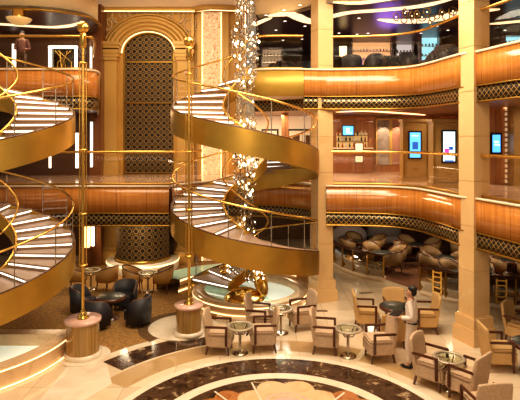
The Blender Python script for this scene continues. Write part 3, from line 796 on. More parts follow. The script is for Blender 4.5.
# ------------------------------------------------------------------ furniture
def make_armchair(fab, name='armchair'):
    t = thing(name, '', 'chair')
    b = MB(); b.box((.03, 0, .32), (.58, .56, .28), bev=.035); b.box((.05, 0, .475), (.52, .54, .08), bev=.03); b.build('seat', fab, t)
    # tall back, slightly curved and raked
    b = MB(); cols = 7; rows = 6; vs = []
    for s in (0, 1):
        for r in range(rows + 1):
            for c in range(cols + 1):
                u = c / cols * 2 - 1; v = r / rows
                hw = .27 + .04 * math.sin(v * PI * .8); top = -.035 * u * u * (v ** 3)
                xx = -.19 - .12 * v + .035 * u * u + (-.09 + .03 * v if s == 0 else 0)
                vs.append((xx, u * hw, .24 + .72 * v + top))
    m = (rows + 1) * (cols + 1); fs = []
    idx = lambda s, r, c: s * m + r * (cols + 1) + c
    for r in range(rows):
        for c in range(cols):
            fs.append((idx(1, r, c), idx(1, r, c + 1), idx(1, r + 1, c + 1), idx(1, r + 1, c)))
            fs.append((idx(0, r, c), idx(0, r + 1, c), idx(0, r + 1, c + 1), idx(0, r, c + 1)))
    for c in range(cols):
        fs.append((idx(0, rows, c), idx(1, rows, c), idx(1, rows, c + 1), idx(0, rows, c + 1)))
        fs.append((idx(0, 0, c), idx(0, 0, c + 1), idx(1, 0, c + 1), idx(1, 0, c)))
    for r in range(rows):
        fs.append((idx(0, r, 0), idx(1, r, 0), idx(1, r + 1, 0), idx(0, r + 1, 0)))
        fs.append((idx(0, r, cols), idx(0, r + 1, cols), idx(1, r + 1, cols), idx(1, r, cols)))
    b.add(vs, fs, 0, True); o = b.build('backrest', fab, t)
    md = o.modifiers.new('b', 'BEVEL'); md.width = .02; md.segments = 2; md.limit_method = 'ANGLE'; md.angle_limit = math.radians(50)
    for s in (-1, 1):
        b = MB(); y = s * .30
        M = None
        b.box((-.01, y, .655), (.52, .052, .05), bev=.014); b.box((.22, y, .44), (.055, .05, .42), bev=.01)
        b.build('armrest', darkwood, t)
        for x, dx in ((.24, .02), (-.2, -.06)):
            b = MB(); b.tube([(x, s * .22, .24), (x + dx, s * .225, 0)], [.034, .022], 8); b.build('leg', darkwood, t)
    return t
def make_tub(fab, wood, name='tub_chair', h=.80, legs=True, seat_fab=None):
    t = thing(name, '', 'chair')
    b = MB(); b.lathe([(.001, .47), (.2, .475), (.27, .46), (.285, .42), (.285, .34), (.001, .34)], n=24); b.build('seat', seat_fab or fab, t)
    # wrapped back: inner and outer shell, high at the rear, sloping to the front
    n = 20; vs = []; A0, A1 = math.radians(52), math.radians(308); rail = []
    for i in range(n + 1):
        w = A0 + (A1 - A0) * i / n; k = .5 - .5 * math.cos((w) ); kk = k ** 1.3
        zt = .60 + (h - .60) * kk; lean = 1.0 + .12 * kk
        for r, z in ((.29, .34), (.29 * lean + .01, zt), (.335 * lean + .01, zt), (.335, .34)): vs.append((r * math.cos(w), r * math.sin(w), z))
        rail.append((.32 * lean * math.cos(w), .32 * lean * math.sin(w), zt + .008))
    fs = []
    for i in range(n):
        a = 4 * i; c = a + 4
        for j in range(4): l = (j + 1) % 4; fs.append((a + j, a + l, c + l, c + j))
    b = MB(); b.add(vs, fs, 0, True); b.add(vs[:4], [(0, 3, 2, 1)]); b.add(vs[-4:], [(0, 1, 2, 3)]); b.build('backrest', fab, t)
    b = MB(); b.tube([(rail[0][0], rail[0][1], .36)] + rail + [(rail[-1][0], rail[-1][1], .36)], .027, 6); b.build('top_rail', wood, t)
    for x in (-.2, .2):
        for y in (-.2, .2):
            b = MB(); b.tube([(x, y, .36), (x * 1.15, y * 1.15, 0)], [.024, .015], 6); b.build('leg', wood, t)
    return t
def make_club(name='club_chair'):
    t = thing(name, '', 'chair')
    b = MB(); b.box((.04, 0, .30), (.52, .48, .30), bev=.04); b.build('seat', black, t)
    n = 20; vs = []; rail = []
    for i in range(n + 1):
        u = i / n * 2 - 1; y = .33 * math.copysign(abs(u) ** .6, u) if abs(u) > .001 else 0; au = abs(u)
        w = PI + u * math.radians(112); R = .345; cx, cy = R * math.cos(w) * (1.0), R * math.sin(w)
        k = max(0, 1 - au ** 5); zt = .48 + .30 * k
        vs += [(cx * .82, cy * .82, .12), (cx * .84, cy * .84, zt), (cx * 1.05, cy * 1.05, zt), (cx, cy, .12)]; rail.append((cx * .95, cy * .95, zt))
    fs = []
    for i in range(n):
        a = 4 * i; c = a + 4
        for j in range(4): l = (j + 1) % 4; fs.append((a + j, a + l, c + l, c + j))
    b = MB(); b.add(vs, fs, 0, True); b.add(vs[:4], [(0, 3, 2, 1)]); b.add(vs[-4:], [(0, 1, 2, 3)]); b.build('backrest', black, t)
    b = MB(); b.tube(rail, .018, 6); b.build('piping', pm('brown piping', (.16, .07, .03), .4), t)
    for x in (-.2, .22):
        for y in (-.2, .2):
            b = MB(); b.tube([(x, y, .16), (x, y, 0)], [.025, .018], 6); b.build('leg', darkwood, t)
    return t
def make_glass_table(name='side_table'):
    t = thing(name, '', 'table')
    b = MB(); b.lathe([(.001, .628), (.26, .628), (.27, .62), (.001, .616)], n=36); b.build('glass_top', glasst, t)
    b = MB(); b.lathe([(.245, .60), (.305, .60), (.315, .618), (.305, .634), (.245, .634), (.245, .60)], n=36); b.build('top_rim', pm('mirrored rim', (.50, .42, .32), .45, .5) if 'mirrored rim' not in MATS else MATS['mirrored rim'], t)
    for k in range(4):
        w = PI / 4 + k * PI / 2; b = MB(); b.tube([(.03 * math.cos(w), .03 * math.sin(w), .44), (.13 * math.cos(w), .13 * math.sin(w), .47), (.22 * math.cos(w), .22 * math.sin(w), .60)], .012, 6); b.build('bracket', darkwood, t)
    b = MB(); b.tube([(0, 0, .03), (0, 0, .47)], .032, 12); b.build('stem', chrome, t)
    b = MB(); b.lathe([(.19, 0), (.19, .02), (.12, .035), (.04, .05), (.001, .05)], n=28); b.build('foot', chrome, t)
    return t
def make_dark_table(name='round_table'):
    t = thing(name, '', 'table')
    b = MB(); b.lathe([(.001, .635), (.37, .635), (.40, .61), (.40, .56), (.36, .53), (.001, .53)], n=40); b.build('top', darkwood, t)
    b = MB(); b.lathe([(.001, .64), (.355, .64), (.36, .636)], n=40); b.build('inset_top', greentop, t)
    b = MB(); b.lathe([(.06, .53), (.045, .3), (.06, .06), (.22, .03), (.22, 0), (.001, 0)], n=24); b.build('pedestal', darkwood, t)
    return t

def place(proto, used, loc, rz, label, group=None):
    if not used:
        proto.location = loc; proto.rotation_euler = (0, 0, rz); proto['label'] = label
        if group: proto['group'] = group
        used.append(1); return proto
    return dup(proto, loc, rz, label, group)
R_ = math.radians
ac = make_armchair(fabric); ua = []
ac2 = make_armchair(fabric2); ub = []
G1 = 'upholstered armchairs on the marble floor'
for which, px, py, a, lab in (
    (0, 219, 351, -6, 'oatmeal armchair facing right, beside the pole pedestal at the front glass table'),
    (0, 264, 349, 184, 'oatmeal armchair facing left across the glass table nearest the pedestal'),
    (0, 259, 333, -12, 'oatmeal armchair behind the front pair, facing right beside the basin rim'),
    (0, 302, 328, 196, 'oatmeal armchair facing left, just before the luminous white pool'),
    (0, 325, 351, -10, 'oatmeal armchair facing right toward the middle glass table, alone on its side'),
    (0, 380, 359, 186, 'oatmeal armchair facing left toward the middle glass table, near the waiter'),
    (1, 366, 328, -6, 'tan armchair facing right toward the dark round table behind the waiter'),
    (1, 396, 321, -92, 'tan armchair on the far side of the dark table near the waiter, facing us'),
    (1, 393, 344, 82, 'tan armchair turning its back to us, in front of the waiter'),
    (1, 425, 331, 175, 'tan armchair facing left just behind the waiter'),
    (0, 431, 384, -40, 'oatmeal armchair nearest the waiter, at the front glass table by the near column'),
    (0, 468, 399, 130, 'oatmeal armchair turned away to the left at the front right glass table'),
    (0, 485, 430, 97, 'oatmeal armchair cut by the bottom of the picture, back towards us'),
    (1, 497, 368, -4, 'tan armchair facing right, just beyond the foot of the near column'),
    (1, 520, 343, -50, 'tan armchair at the picture edge beyond the dark glass table'),
):
    o = place((ac, ac2)[which], (ua, ub)[which], P(px, py), R_(a), lab, G1)
    o.scale = (1, 1, .86 if px in (396, 393) else 1)
gt = make_glass_table(); ug = []
for px, py, lab in ((240, 353, 'round glass table between the two armchairs nearest the pedestal'),
                    (281, 333, 'round glass table in front of the luminous pool, half hidden by an armchair'),
                    (348, 356, 'round glass table between the two armchairs in the middle of the picture'),
                    (449, 389, 'round glass table near the foot of the near column')):
    place(gt, ug, P(px, py), 0, lab, 'round glass side tables')
dt = make_dark_table(); ud = []
place(dt, ud, P(395, 330), 0, 'dark round table just behind the waiter\'s hands')
place(dt, ud, P(531, 372), 0, 'dark round table cut by the picture\'s edge beside a tan armchair')
dt2 = place(dt, ud, P(111, 319), 0, 'low dark round table among the black leather chairs')
# black leather chairs on the carpet
cl = make_club(); uc = []
for px, py, a, lab in ((98, 328, 62, 'black leather tub chair with its back to us, beside the slender pole'),
                       (125, 309, -100, 'black leather tub chair facing us behind the low round table'),
                       (138, 325, 158, 'black leather tub chair facing left, furthest from the pole'),
                       (83, 314, 5, 'black leather tub chair hidden behind the slender pole')):
    place(cl, uc, P(px, py), R_(a), lab, 'black leather chairs')
# ochre chairs near the drum cage
oc = make_tub(fabgold, darkwood, 'dining_chair', .84); uo = []
for px, py, a, lab in ((107, 291, 150, 'ochre tub chair nearest the cream pilaster foot, facing left'),
                       (134, 292, 5, 'ochre tub chair left of the small table before the drum cage'),
                       (162, 292, 175, 'ochre tub chair right of the small table before the drum cage'),
                       (78, 290, 20, 'ochre tub chair furthest left, behind the slender pole')):
    place(oc, uo, P(px, py), R_(a), lab, 'ochre tub chairs')
for px, py, lab in ((148, 292, 'small round glass table between two ochre chairs before the drum cage'), (91, 289, 'small round glass table between two ochre chairs behind the slender pole')):
    place(gt, ug, P(px, py), 0, lab, 'round glass side tables')

# ------------------------------------------------------------------ cafe
tc_ = make_tub(fabtan, darkwood, 'tub_chair', .84); ut = []
ctab = make_dark_table('cafe_table'); uct = []
cafe = [((4.6, 18.9), 'nearest the curved partition', (0, 1, 2, 3)), ((6.7, 18.1), 'in the middle of the carpet', (0, 1, 2, 3)), ((4.3, 20.9), 'before the left sofa', (0, 1, 2, 3)),
        ((6.4, 20.3), 'before the right sofa', (0, 1, 2, 3)), ((6.6, 16.1), 'behind the ladder panels', (0, 1, 2, 3)), ((8.9, 17.7), 'beyond the near column', (0, 1, 2, 3)),
        ((8.5, 15.5), 'at the right ladder panel', (0, 2)), ((8.6, 20.1), 'at the far right rear', (0, 1, 2, 3)), ((11.0, 16.2), 'at the picture edge', (0, 1, 3))]
SIDES = ((200, 'left side'), (-70, 'near side'), (20, 'right side'), (110, 'far side'))
for c, lab, which in cafe:
    place(ctab, uct, (c[0], c[1], 0), 0, 'dark round cafe table ' + lab, 'cafe tables')
    for w_ in which:
        a, side = SIDES[w_]
        x = c[0] + .70 * math.cos(R_(a)); y = c[1] + .70 * math.sin(R_(a))
        place(tc_, ut, (x, y, 0), R_(a + 180), 'tan tub chair, %s of cafe table %s' % (side, lab), 'cafe tub chairs')
# partitions
def partition(pts, name, label, ladders):
    path = xy(smooth_path(pts, .2)); t = thing(name, label, 'partition', (pts[0][0], pts[0][1], 0)); L = Vector((pts[0][0], pts[0][1]))
    p = [(a - L.x, b - L.y) for a, b in path]
    b = MB(); b.wall(p, 0, .14, .22, 0); b.build('stone_kerb', creamcap, t)
    b = MB(); b.wall(p, .86, .93, .12, 0); b.build('top_rail', darkwood, t)
    q = [(a, c) for a, c in p]
    b = MB(); b.wall(q, .14, .86, .02, 0); b.build('glass_infill', glassmat('partition glass', (.75, .66, .5), .3) if 'partition glass' not in MATS else MATS['partition glass'], t)
    for f in ladders:
        i = int(f * (len(p) - 1)); a = Vector(p[max(i - 1, 0)]); c = Vector(p[min(i + 1, len(p) - 1)]); d = (c - a).normalized(); m = Vector(p[i]); g = MB()
        for s in (-.13, .13): e = m + d * s; g.box((e.x, e.y, .5), (.045, .06, .74), math.atan2(d.y, d.x))
        for z in (.2, .36, .52, .68, .82): g.box((m.x, m.y, z), (.26, .05, .035), math.atan2(d.y, d.x))
        g.build('ladder_panel', brass, t)
    for f in [k / 6 for k in range(7)]:
        i = int(f * (len(p) - 1)); g = MB(); g.box((p[i][0], p[i][1], .5), (.05, .05, .74)); g.build('post', brass_d, t)
    return t
partition([(2.75, 20.3), (2.85, 19.3), (3.15, 18.4), (3.6, 17.7), (4.25, 17.2)], 'cafe_partition', 'curved glass and brass partition with dark rail, ending near the central column', ())
partition([(5.05, 15.8), (5.8, 15.0), (6.8, 14.5), (8.2, 14.3), (10, 14.3)], 'cafe_partition', 'glass partition with golden ladder panels passing behind the near column', (.13, .44))
b = MB()
for px, dd, nm in ((349, 22.5, 0), (384, 23.5, 1)):
    t = thing('curved_sofa', ('pale grey curved sofa back at the dim rear of the cafe', 'pale grey sofa back further right at the dim rear of the cafe')[nm], 'sofa', (X(px, dd), dd, 0))
    b = MB(); n = 16; vs = []
    for i in range(n + 1):
        w = PI * i / n; zt = .55 + .5 * math.sin(w); vs += [(.8 * math.cos(w), .2 * -math.sin(w), .3), (.8 * math.cos(w), .2 * -math.sin(w) , zt), (.8 * math.cos(w), .2 - .1 * math.sin(w), zt), (.8 * math.cos(w), .3, .3)]
    b.add(vs, [(4 * i + j, 4 * i + (j + 1) % 4, 4 * i + 4 + (j + 1) % 4, 4 * i + 4 + j) for i in range(n) for j in range(4)], 0, True); b.build('backrest', greysofa, t)
    b = MB(); b.box((0, -.1, .22), (1.4, .6, .3), bev=.04); b.build('seat', greysofa, t)
    b = MB(); b.box((0, -.1, .035), (1.2, .4, .07)); b.build('plinth', darkwood, t)

# ------------------------------------------------------------------ middle gallery contents
def kiosk(px0, px1, d, zt, sx0, sx1, sy0, sy1, label, cat, screen):
    x0, x1 = X(px0, d), X(px1, d); t = thing('screen_kiosk', label, cat, ((x0 + x1) / 2, d, Z1)); w = x1 - x0; h = zt - Z1
    b = MB(); b.box((0, .2, h / 2), (w, .4, h)); b.box((0, .18, .06), (w + .08, .46, .12)); b.box((0, .18, h - .05), (w + .08, .46, .1)); b.build('cabinet', champ, t)
    cx = (X(sx0, d) + X(sx1, d)) / 2 - t.location.x; cz = (Zy(sy0, d) + Zy(sy1, d)) / 2 - Z1; sw = X(sx1, d) - X(sx0, d); sh = Zy(sy0, d) - Zy(sy1, d)
    b = MB(); b.box((cx, -.02, cz), (sw, .05, sh), bev=.01); s = b.build('screen', screenblack, t)
    b = MB(); b.box((cx, -.05, cz), (sw - .1, .01, sh - .1)); b.build('display', screen, s)
    b = MB(); b.box((cx, -.012, .42), (w * .62, .03, .5)); b.build('lower_panel', goldlit if 0 else champ, t)
    b = MB(); b.box((cx, -.045, .42), (.14, .02, .02)); b.build('handle', brass, t)
    for xx in (-w / 2 + .03, w / 2 - .03):
        b = MB(); b.box((xx, -.015, h / 2), (.05, .03, h - .2)); b.build('corner_trim', brass_d, t)
    return t, s, cx, cz, sw, sh
t, s, cx, cz, sw, sh = kiosk(403, 429, 16.6, Zy(119, 16.6), 408, 421.5, 131, 159, 'brown cabinet with tall blue screen showing a darker square', 'screen', blueglow)
b = MB(); b.box((cx, -.058, cz - .02), (sw * .42, .006, sh * .26)); b.build('screen_graphic', navyglow, s)
b = MB(); b.box((cx - .01, -.058, cz + sh * .33), (sw * .5, .006, .035)); b.build('screen_graphic', whiteglow, s)
t, s, cx, cz, sw, sh = kiosk(433, 461, 14.5, Zy(119, 14.5), 441, 456, 130, 163, 'brown cabinet with tall white screen showing pink and blue shapes', 'screen', whiteglow)
b = MB(); b.box((cx - .07, -.058, cz - .12), (.13, .006, .12)); b.build('screen_graphic', pinkglow, s)
b = MB(); b.box((cx + .05, -.058, cz - .05), (.12, .006, .1)); b.box((cx, -.058, cz - .42), (sw * .6, .006, .05)); b.build('screen_graphic', navyglow, s)
# wall screen beyond the near column
dd = 15.5
b = MB(); t = thing('wall_pier_screen', 'slim dark framed blue screen on the wall panel beyond the near column', 'screen', (X(496.5, dd), dd, Z1))
b.box((0, .12, 1.2), (.62, .12, 2.4)); b.build('back_panel', wallwood, t)
b = MB(); cz = Zy(143.5, dd) - Z1; b.box((0, .03, cz), (.35, .05, .66), bev=.01); s = b.build('screen', screenblack, t)
b = MB(); b.box((0, 0, cz), (.24, .01, .54)); b.build('display', blueglow, s)
b = MB(); b.box((0, -.008, cz + .05), (.14, .006, .06)); b.box((.02, -.008, cz - .04), (.16, .006, .05)); b.build('screen_graphic', whiteglow, s)
t = thing('lit_stone_pillar', 'pale pillar of lit stacked stone strips near the picture edge', 'pillar', (X(509, 15.5), 15.5, Z1))
b = MB()
for k in range(15): b.box((0, 0, .1 + k * .16), (.2, .2, .10))
b.build('stone_courses', pm('lit stone', (.85, .65, .42), .5, emit=(1, .7, .4), es=.3), t)
b = MB(); b.box((0, .02, 1.19), (.14, .14, 2.38)); b.build('core', goldwall2, t)
wallbox('wall_gallery_pier', X(514, 15), X(536, 15), 15.0, 15.5, Z1, 5.88, champ)
wallbox('wall_gallery_return', X(484, 18), X(560, 18), 18, 18.2, Z1, 5.88, pm('rose wall', (.5, .27, .17), .5))
# blue tv and bar on the back wall
dd = 20.5
t = thing('television', 'small blue lit television above the bar shelves', 'television', (X(348, dd), dd, 0)); cz = Zy(130.5, dd)
b = MB(); b.box((0, 0, cz), (.5, .06, .46), bev=.01); s = b.build('casing', screenblack, t)
b = MB(); b.box((0, -.035, cz), (.42, .01, .36)); b.build('display', cyanglow if 0 else blueglow, s)
b = MB(); b.box((-.02, -.045, cz + .02), (.14, .006, .16)); b.box((.03, -.045, cz - .1), (.24, .006, .03)); b.build('screen_graphic', whiteglow, s)
b = MB(); b.box((0, .3, cz), (.06, .6, .06)); b.build('wall_bracket', darkwood, t)
t = thing('bar_back', 'dark bar counter with lit shelves under the blue television', 'bar', (X(352, dd), dd, Z1))
b = MB(); b.box((0, .35, .5), (1.7, .4, 1.0)); b.build('counter', panel_wood('bar wood', (.22, .08, .03), (.32, .13, .05)), t)
b = MB(); b.box((0, .35, 1.02), (1.8, .5, .05)); b.build('countertop', creamcap, t)
b = MB(); b.box((.1, .55, 1.35), (1.3, .04, .6)); b.build('lit_back_panel', goldlit, t)
for z in (1.3, 1.55):
    b = MB(); b.box((.1, .45, z), (1.3, .2, .02)); b.build('shelf', darkwood, t)
bp = None; rnd = random.Random(2)
mats_b = [bottlem, redlac, paper, greentop]
protos = []
for m_ in mats_b:
    bt = MB(); bt.lathe([(.001, 0), (.035, 0), (.035, .12), (.012, .16), (.012, .2), (.001, .2)], n=10); o = bt.build('bottle', m_); tag(o, 'small bottle on the lit shelves under the blue television', 'bottle', 'bottles behind the gallery bar'); protos.append(o)
k = 0
for z in (1.05, 1.31, 1.56):
    for i in range(8):
        o = protos[k] if k < 4 else protos[rnd.randrange(4)].copy()
        if k >= 4: COL.objects.link(o)
        o.location = (X(352, dd) - .5 + .16 * i + .02 * rnd.random(), dd + .43, Z1 + z); k += 1
# framed notices on easel
for j, (px, py, w, h, lab) in enumerate(((359, 147, .5, .34, 'dark framed white notice standing behind the gallery rail, upper of two'), (359, 159, .5, .30, 'dark framed white notice standing behind the gallery rail, lower of two'))):
    dd = 18.5; t = thing('framed_notice', lab, 'sign', (X(px, dd), dd, Zy(py, dd) - h / 2))
    b = MB(); b.box((0, 0, h / 2), (w * .7, .03, h)); b.build('frame', darkwood, t); b = MB(); b.box((0, -.02, h / 2), (w * .7 - .08, .008, h - .08)); b.build('paper', paper, t)
    if j: 
        b = MB(); b.box((-.13, .02, -.3), (.02, .02, .8)); b.box((.13, .02, -.3), (.02, .02, .8)); b.build('easel', darkwood, t)
# wall niches and the spots above them
for j, (a, c, lab) in enumerate(((377, 389, 'tall grey lit niche panel in the veneered wall'), (392, 402, 'narrow rose coloured niche panel beside the first brown kiosk'))):
    dd = 21.3; b = MB(); t = thing('wall_niche', lab, 'wall panel', ((X(a, dd) + X(c, dd)) / 2, dd, Z1 + .3)); w = X(c, dd) - X(a, dd)
    b.box((0, 0, .95), (w, .06, 1.9)); b.build('panel', (rockm, pm('rose panel', (.42, .2, .14), .5))[j], t)
    b = MB(); b.box((0, -.02, 1.93), (w + .1, .12, .06)); b.box((-w / 2 - .03, -.02, .95), (.05, .1, 1.9)); b.box((w / 2 + .03, -.02, .95), (.05, .1, 1.9)); b.build('surround', goldwall2, t)
    l = bpy.data.lights.new('niche_spot', 'SPOT'); l.energy = 55; l.color = (1, .75, .5); l.spot_size = 1.2; l.shadow_soft_size = .05
    lo = bpy.data.objects.new('niche_spot', l); COL.objects.link(lo); lo.location = ((X(a, dd) + X(c, dd)) / 2, dd - .4, 5.7); lo.rotation_euler = (R_(15), 0, 0)
# pictures on the wall behind the middle staircase
for j, (px, lab) in enumerate(((270, 'furthest left'), (296, 'middle'), (309, 'rightmost'))):
    dd = 21.2; t = thing('framed_picture', 'black framed picture with pale mount on the far gallery wall, %s of three' % lab, 'picture', (X(px, dd), dd, Zy(152, dd)))
    b = MB(); b.box((0, 0, .5), (.72, .04, .95)); b.build('frame', screenblack, t); b = MB(); b.box((0, -.025, .5), (.58, .01, .8)); b.build('mount', paper, t)
    b = MB(); b.box((0, -.035, .5), (.3, .01, .42)); b.box((.08, -.042, .45), (.1, .01, .2)); b.build('print', bottlem, t)
wallbox('wall_cream_panel', X(240, 21.3), X(312, 21.3), 21.28, 21.38, Z1, 5.87, pm('cream wall panel', (.72, .58, .42), .5, emit=(1, .75, .5), es=.22))  # emission paints extra brightness onto the plain wall
b = MB(); b.box((X(285, 19), 19, 4.69), (.26, .26, 2.38)); struct(b.build('column', wallwood), 'slim veneered pillar behind the middle staircase')
# top gallery contents
def cabinet_lit(px0, px1, py0, py1, d, label, m, shelves=3):
    x0, x1 = X(px0, d), X(px1, d); z1 = Zy(py0, d); z0 = Z2; t = thing('display_cabinet', label, 'cabinet', ((x0 + x1) / 2, d, Z2)); w = x1 - x0; h = z1 - z0
    b = MB(); b.box((0, .3, h / 2), (w, .05, h)); b.box((-w / 2, .15, h / 2), (.05, .34, h)); b.box((w / 2, .15, h / 2), (.05, .34, h)); b.box((0, .15, h), (w + .05, .34, .05)); b.box((0, .15, .4), (w, .34, .8)); b.build('carcass', darkwood, t)
    b = MB(); b.box((0, .26, (h + .8) / 2), (w - .06, .02, h - .86)); b.build('lit_back', m, t)
    for k in range(shelves):
        b = MB(); b.box((0, .14, .85 + (h - .9) * k / shelves), (w - .06, .26, .02)); s = b.build('shelf', chrome, t)
        b = MB(); rr = random.Random(px0 + k)
        for q in range(int(w / .14)): b.box((-w / 2 + .1 + q * .14, .14, .9 + (h - .9) * k / shelves), (.05, .06, .06 + .1 * rr.random()))
        b.build('goods', darkwood, s)
    return t
amber = emis('amber back light', (.75, .42, .16), .7); icy = emis('icy back light', (.35, .75, .9), .9)
cabinet_lit(352, 392, 41, 55, 21, 'long amber lit display cabinet in the top gallery', amber)
cabinet_lit(421, 440, 35, 52, 20, 'display cabinet with icy blue glow in the top gallery', icy)
cabinet_lit(396, 414, 42, 55, 21.5, 'small white lit display cabinet between amber and blue ones', emis('pale back light', (.8, .75, .7), .5))
cabinet_lit(505, 530, 35, 50, 18, 'display cabinet with teal glow above the near column edge', icy)
cabinet_lit(262, 282, 48, 60, 21, 'dim display cabinet behind the crystal column in the top gallery', emis('dim back light', (.4, .28, .18), .5))
dd = 19.5
t = thing('table_lamp', 'glowing white cylinder lamp behind the top gallery glass by the central column', 'lamp', (X(343, dd), dd, Z2))
b = MB(); b.lathe([(.12, 0), (.12, .03), (.02, .05), (.02, 1.15)], n=12); b.build('stand', brass, t); b = MB(); b.lathe([(.13, 1.15), (.15, 1.5)], n=16); b.build('shade', ledwarm, t)
us = []
for j, (px, d, a) in enumerate(((272, 18.6, 200), (290, 18.4, -40), (303, 18.9, 120), (352, 17.4, 60), (372, 17.1, 140), (392, 17.0, -80), (410, 16.8, 10), (430, 16.2, 170), (446, 15.6, 60))):
    t = dup(cl, (X(px, d), d, Z2), R_(a), ('black tub chair in the dim top gallery, %s along its glass rail' % ('first', 'second', 'third', 'fourth', 'fifth', 'sixth', 'seventh', 'eighth', 'ninth')[j]), 'tub chairs of the top gallery')
# lit doorway, top gallery beside the arch
dd = 19.3
t = thing('lit_doorway', 'white glowing door frame on the dark wall of the top gallery', 'door', (X(63, dd), dd, Z2)); w = X(76, dd) - X(50, dd); h = Zy(47, dd) - Z2
b = MB(); b.box((-w / 2, 0, h / 2), (.09, .08, h)); b.box((w / 2, 0, h / 2), (.09, .08, h)); b.box((0, 0, h), (w + .09, .08, .09)); b.build('glowing_frame', ledw, t)
b = MB(); b.box((0, .1, h / 2), (w, .04, h)); b.build('door_leaf', glassmat('door glass', (.4, .3, .2), .3), t)
b = MB()
for k in range(5): b.tube([(-.3 + .15 * k, .02, .1), (-.2 + .1 * k + .12 * math.sin(k * 2), .02, h * .6), (.3 * math.cos(k), .02, h * .9)], .02, 5)
b.build('brass_scroll', brass, t)
def light_bar(px, py0, py1, d, label, w=.10):
    t = thing('light_bar', label, 'light', (X(px, d), d, Zy(py1, d))); h = Zy(py0, d) - Zy(py1, d)
    b = MB(); b.box((0, 0, h / 2), (w, .05, h)); b.build('diffuser', ledw, t); b = MB(); b.box((0, .04, h / 2), (w + .06, .03, h + .06)); b.build('housing', darkwood, t)
light_bar(14, 44, 72, 19.54, 'upright white light bar far left in the top gallery', .13)
light_bar(91, 47, 74, 19.24, 'upright white light bar on the pier between top gallery and arch', .06)
light_bar(77, 133, 168, 19.34, 'upright white light bar in the middle gallery behind the slender pole', .10)
light_bar(91.5, 122, 167, 19.24, 'tallest upright white light bar beside the brown pier in the middle gallery', .08)
light_bar(50, 150, 168, 19.34, 'short upright white light bar under the left staircase band', .07)
light_bar(93, 224, 246, 19.24, 'upright white light bar on the ground floor beside the amber lamp', .09)
t = thing('floor_lantern', 'amber glowing tall lantern beside the ground floor pilaster', 'lamp', (X(86, 19), 19, 0))
b = MB(); b.box((0, 0, .4), (.36, .3, .8)); b.build('base', darkwood, t); b = MB(); b.box((0, 0, 1.35), (.28, .24, 1.1), bev=.03); b.build('shade', lampm, t); b = MB(); b.box((0, 0, 1.93), (.34, .3, .06)); b.build('cap', darkwood, t)

# ------------------------------------------------------------------ people
def skin_obj(name, verts, edges, radii, mat, parent, sub=2, root=0):
    me = bpy.data.meshes.new(name); me.from_pydata(verts, edges, []); o = bpy.data.objects.new(name, me); COL.objects.link(o)
    if parent: o.parent = parent
    me.materials.append(mat)
    sk = o.modifiers.new('skin', 'SKIN'); sk.use_smooth_shade = True
    lay = me.skin_vertices[0] if me.skin_vertices else None
    if lay is None:
        bpy.context.view_layer.update(); lay = me.skin_vertices[0]
    for i, r in enumerate(radii):
        lay.data[i].radius = r if isinstance(r, tuple) else (r, r)
        lay.data[i].use_root = (i == root)
    s = o.modifiers.new('sub', 'SUBSURF'); s.levels = sub; s.render_levels = sub
    return o
class Sk:
    def __init__(s): s.v = []; s.e = []; s.r = []
    def p(s, co, r, link=None):
        s.v.append(co); s.r.append(r); i = len(s.v) - 1
        if link is not None: s.e.append((link, i))
        return i
    def chain(s, start, pts):
        for co, r in pts: start = s.p(co, r, start)
        return start
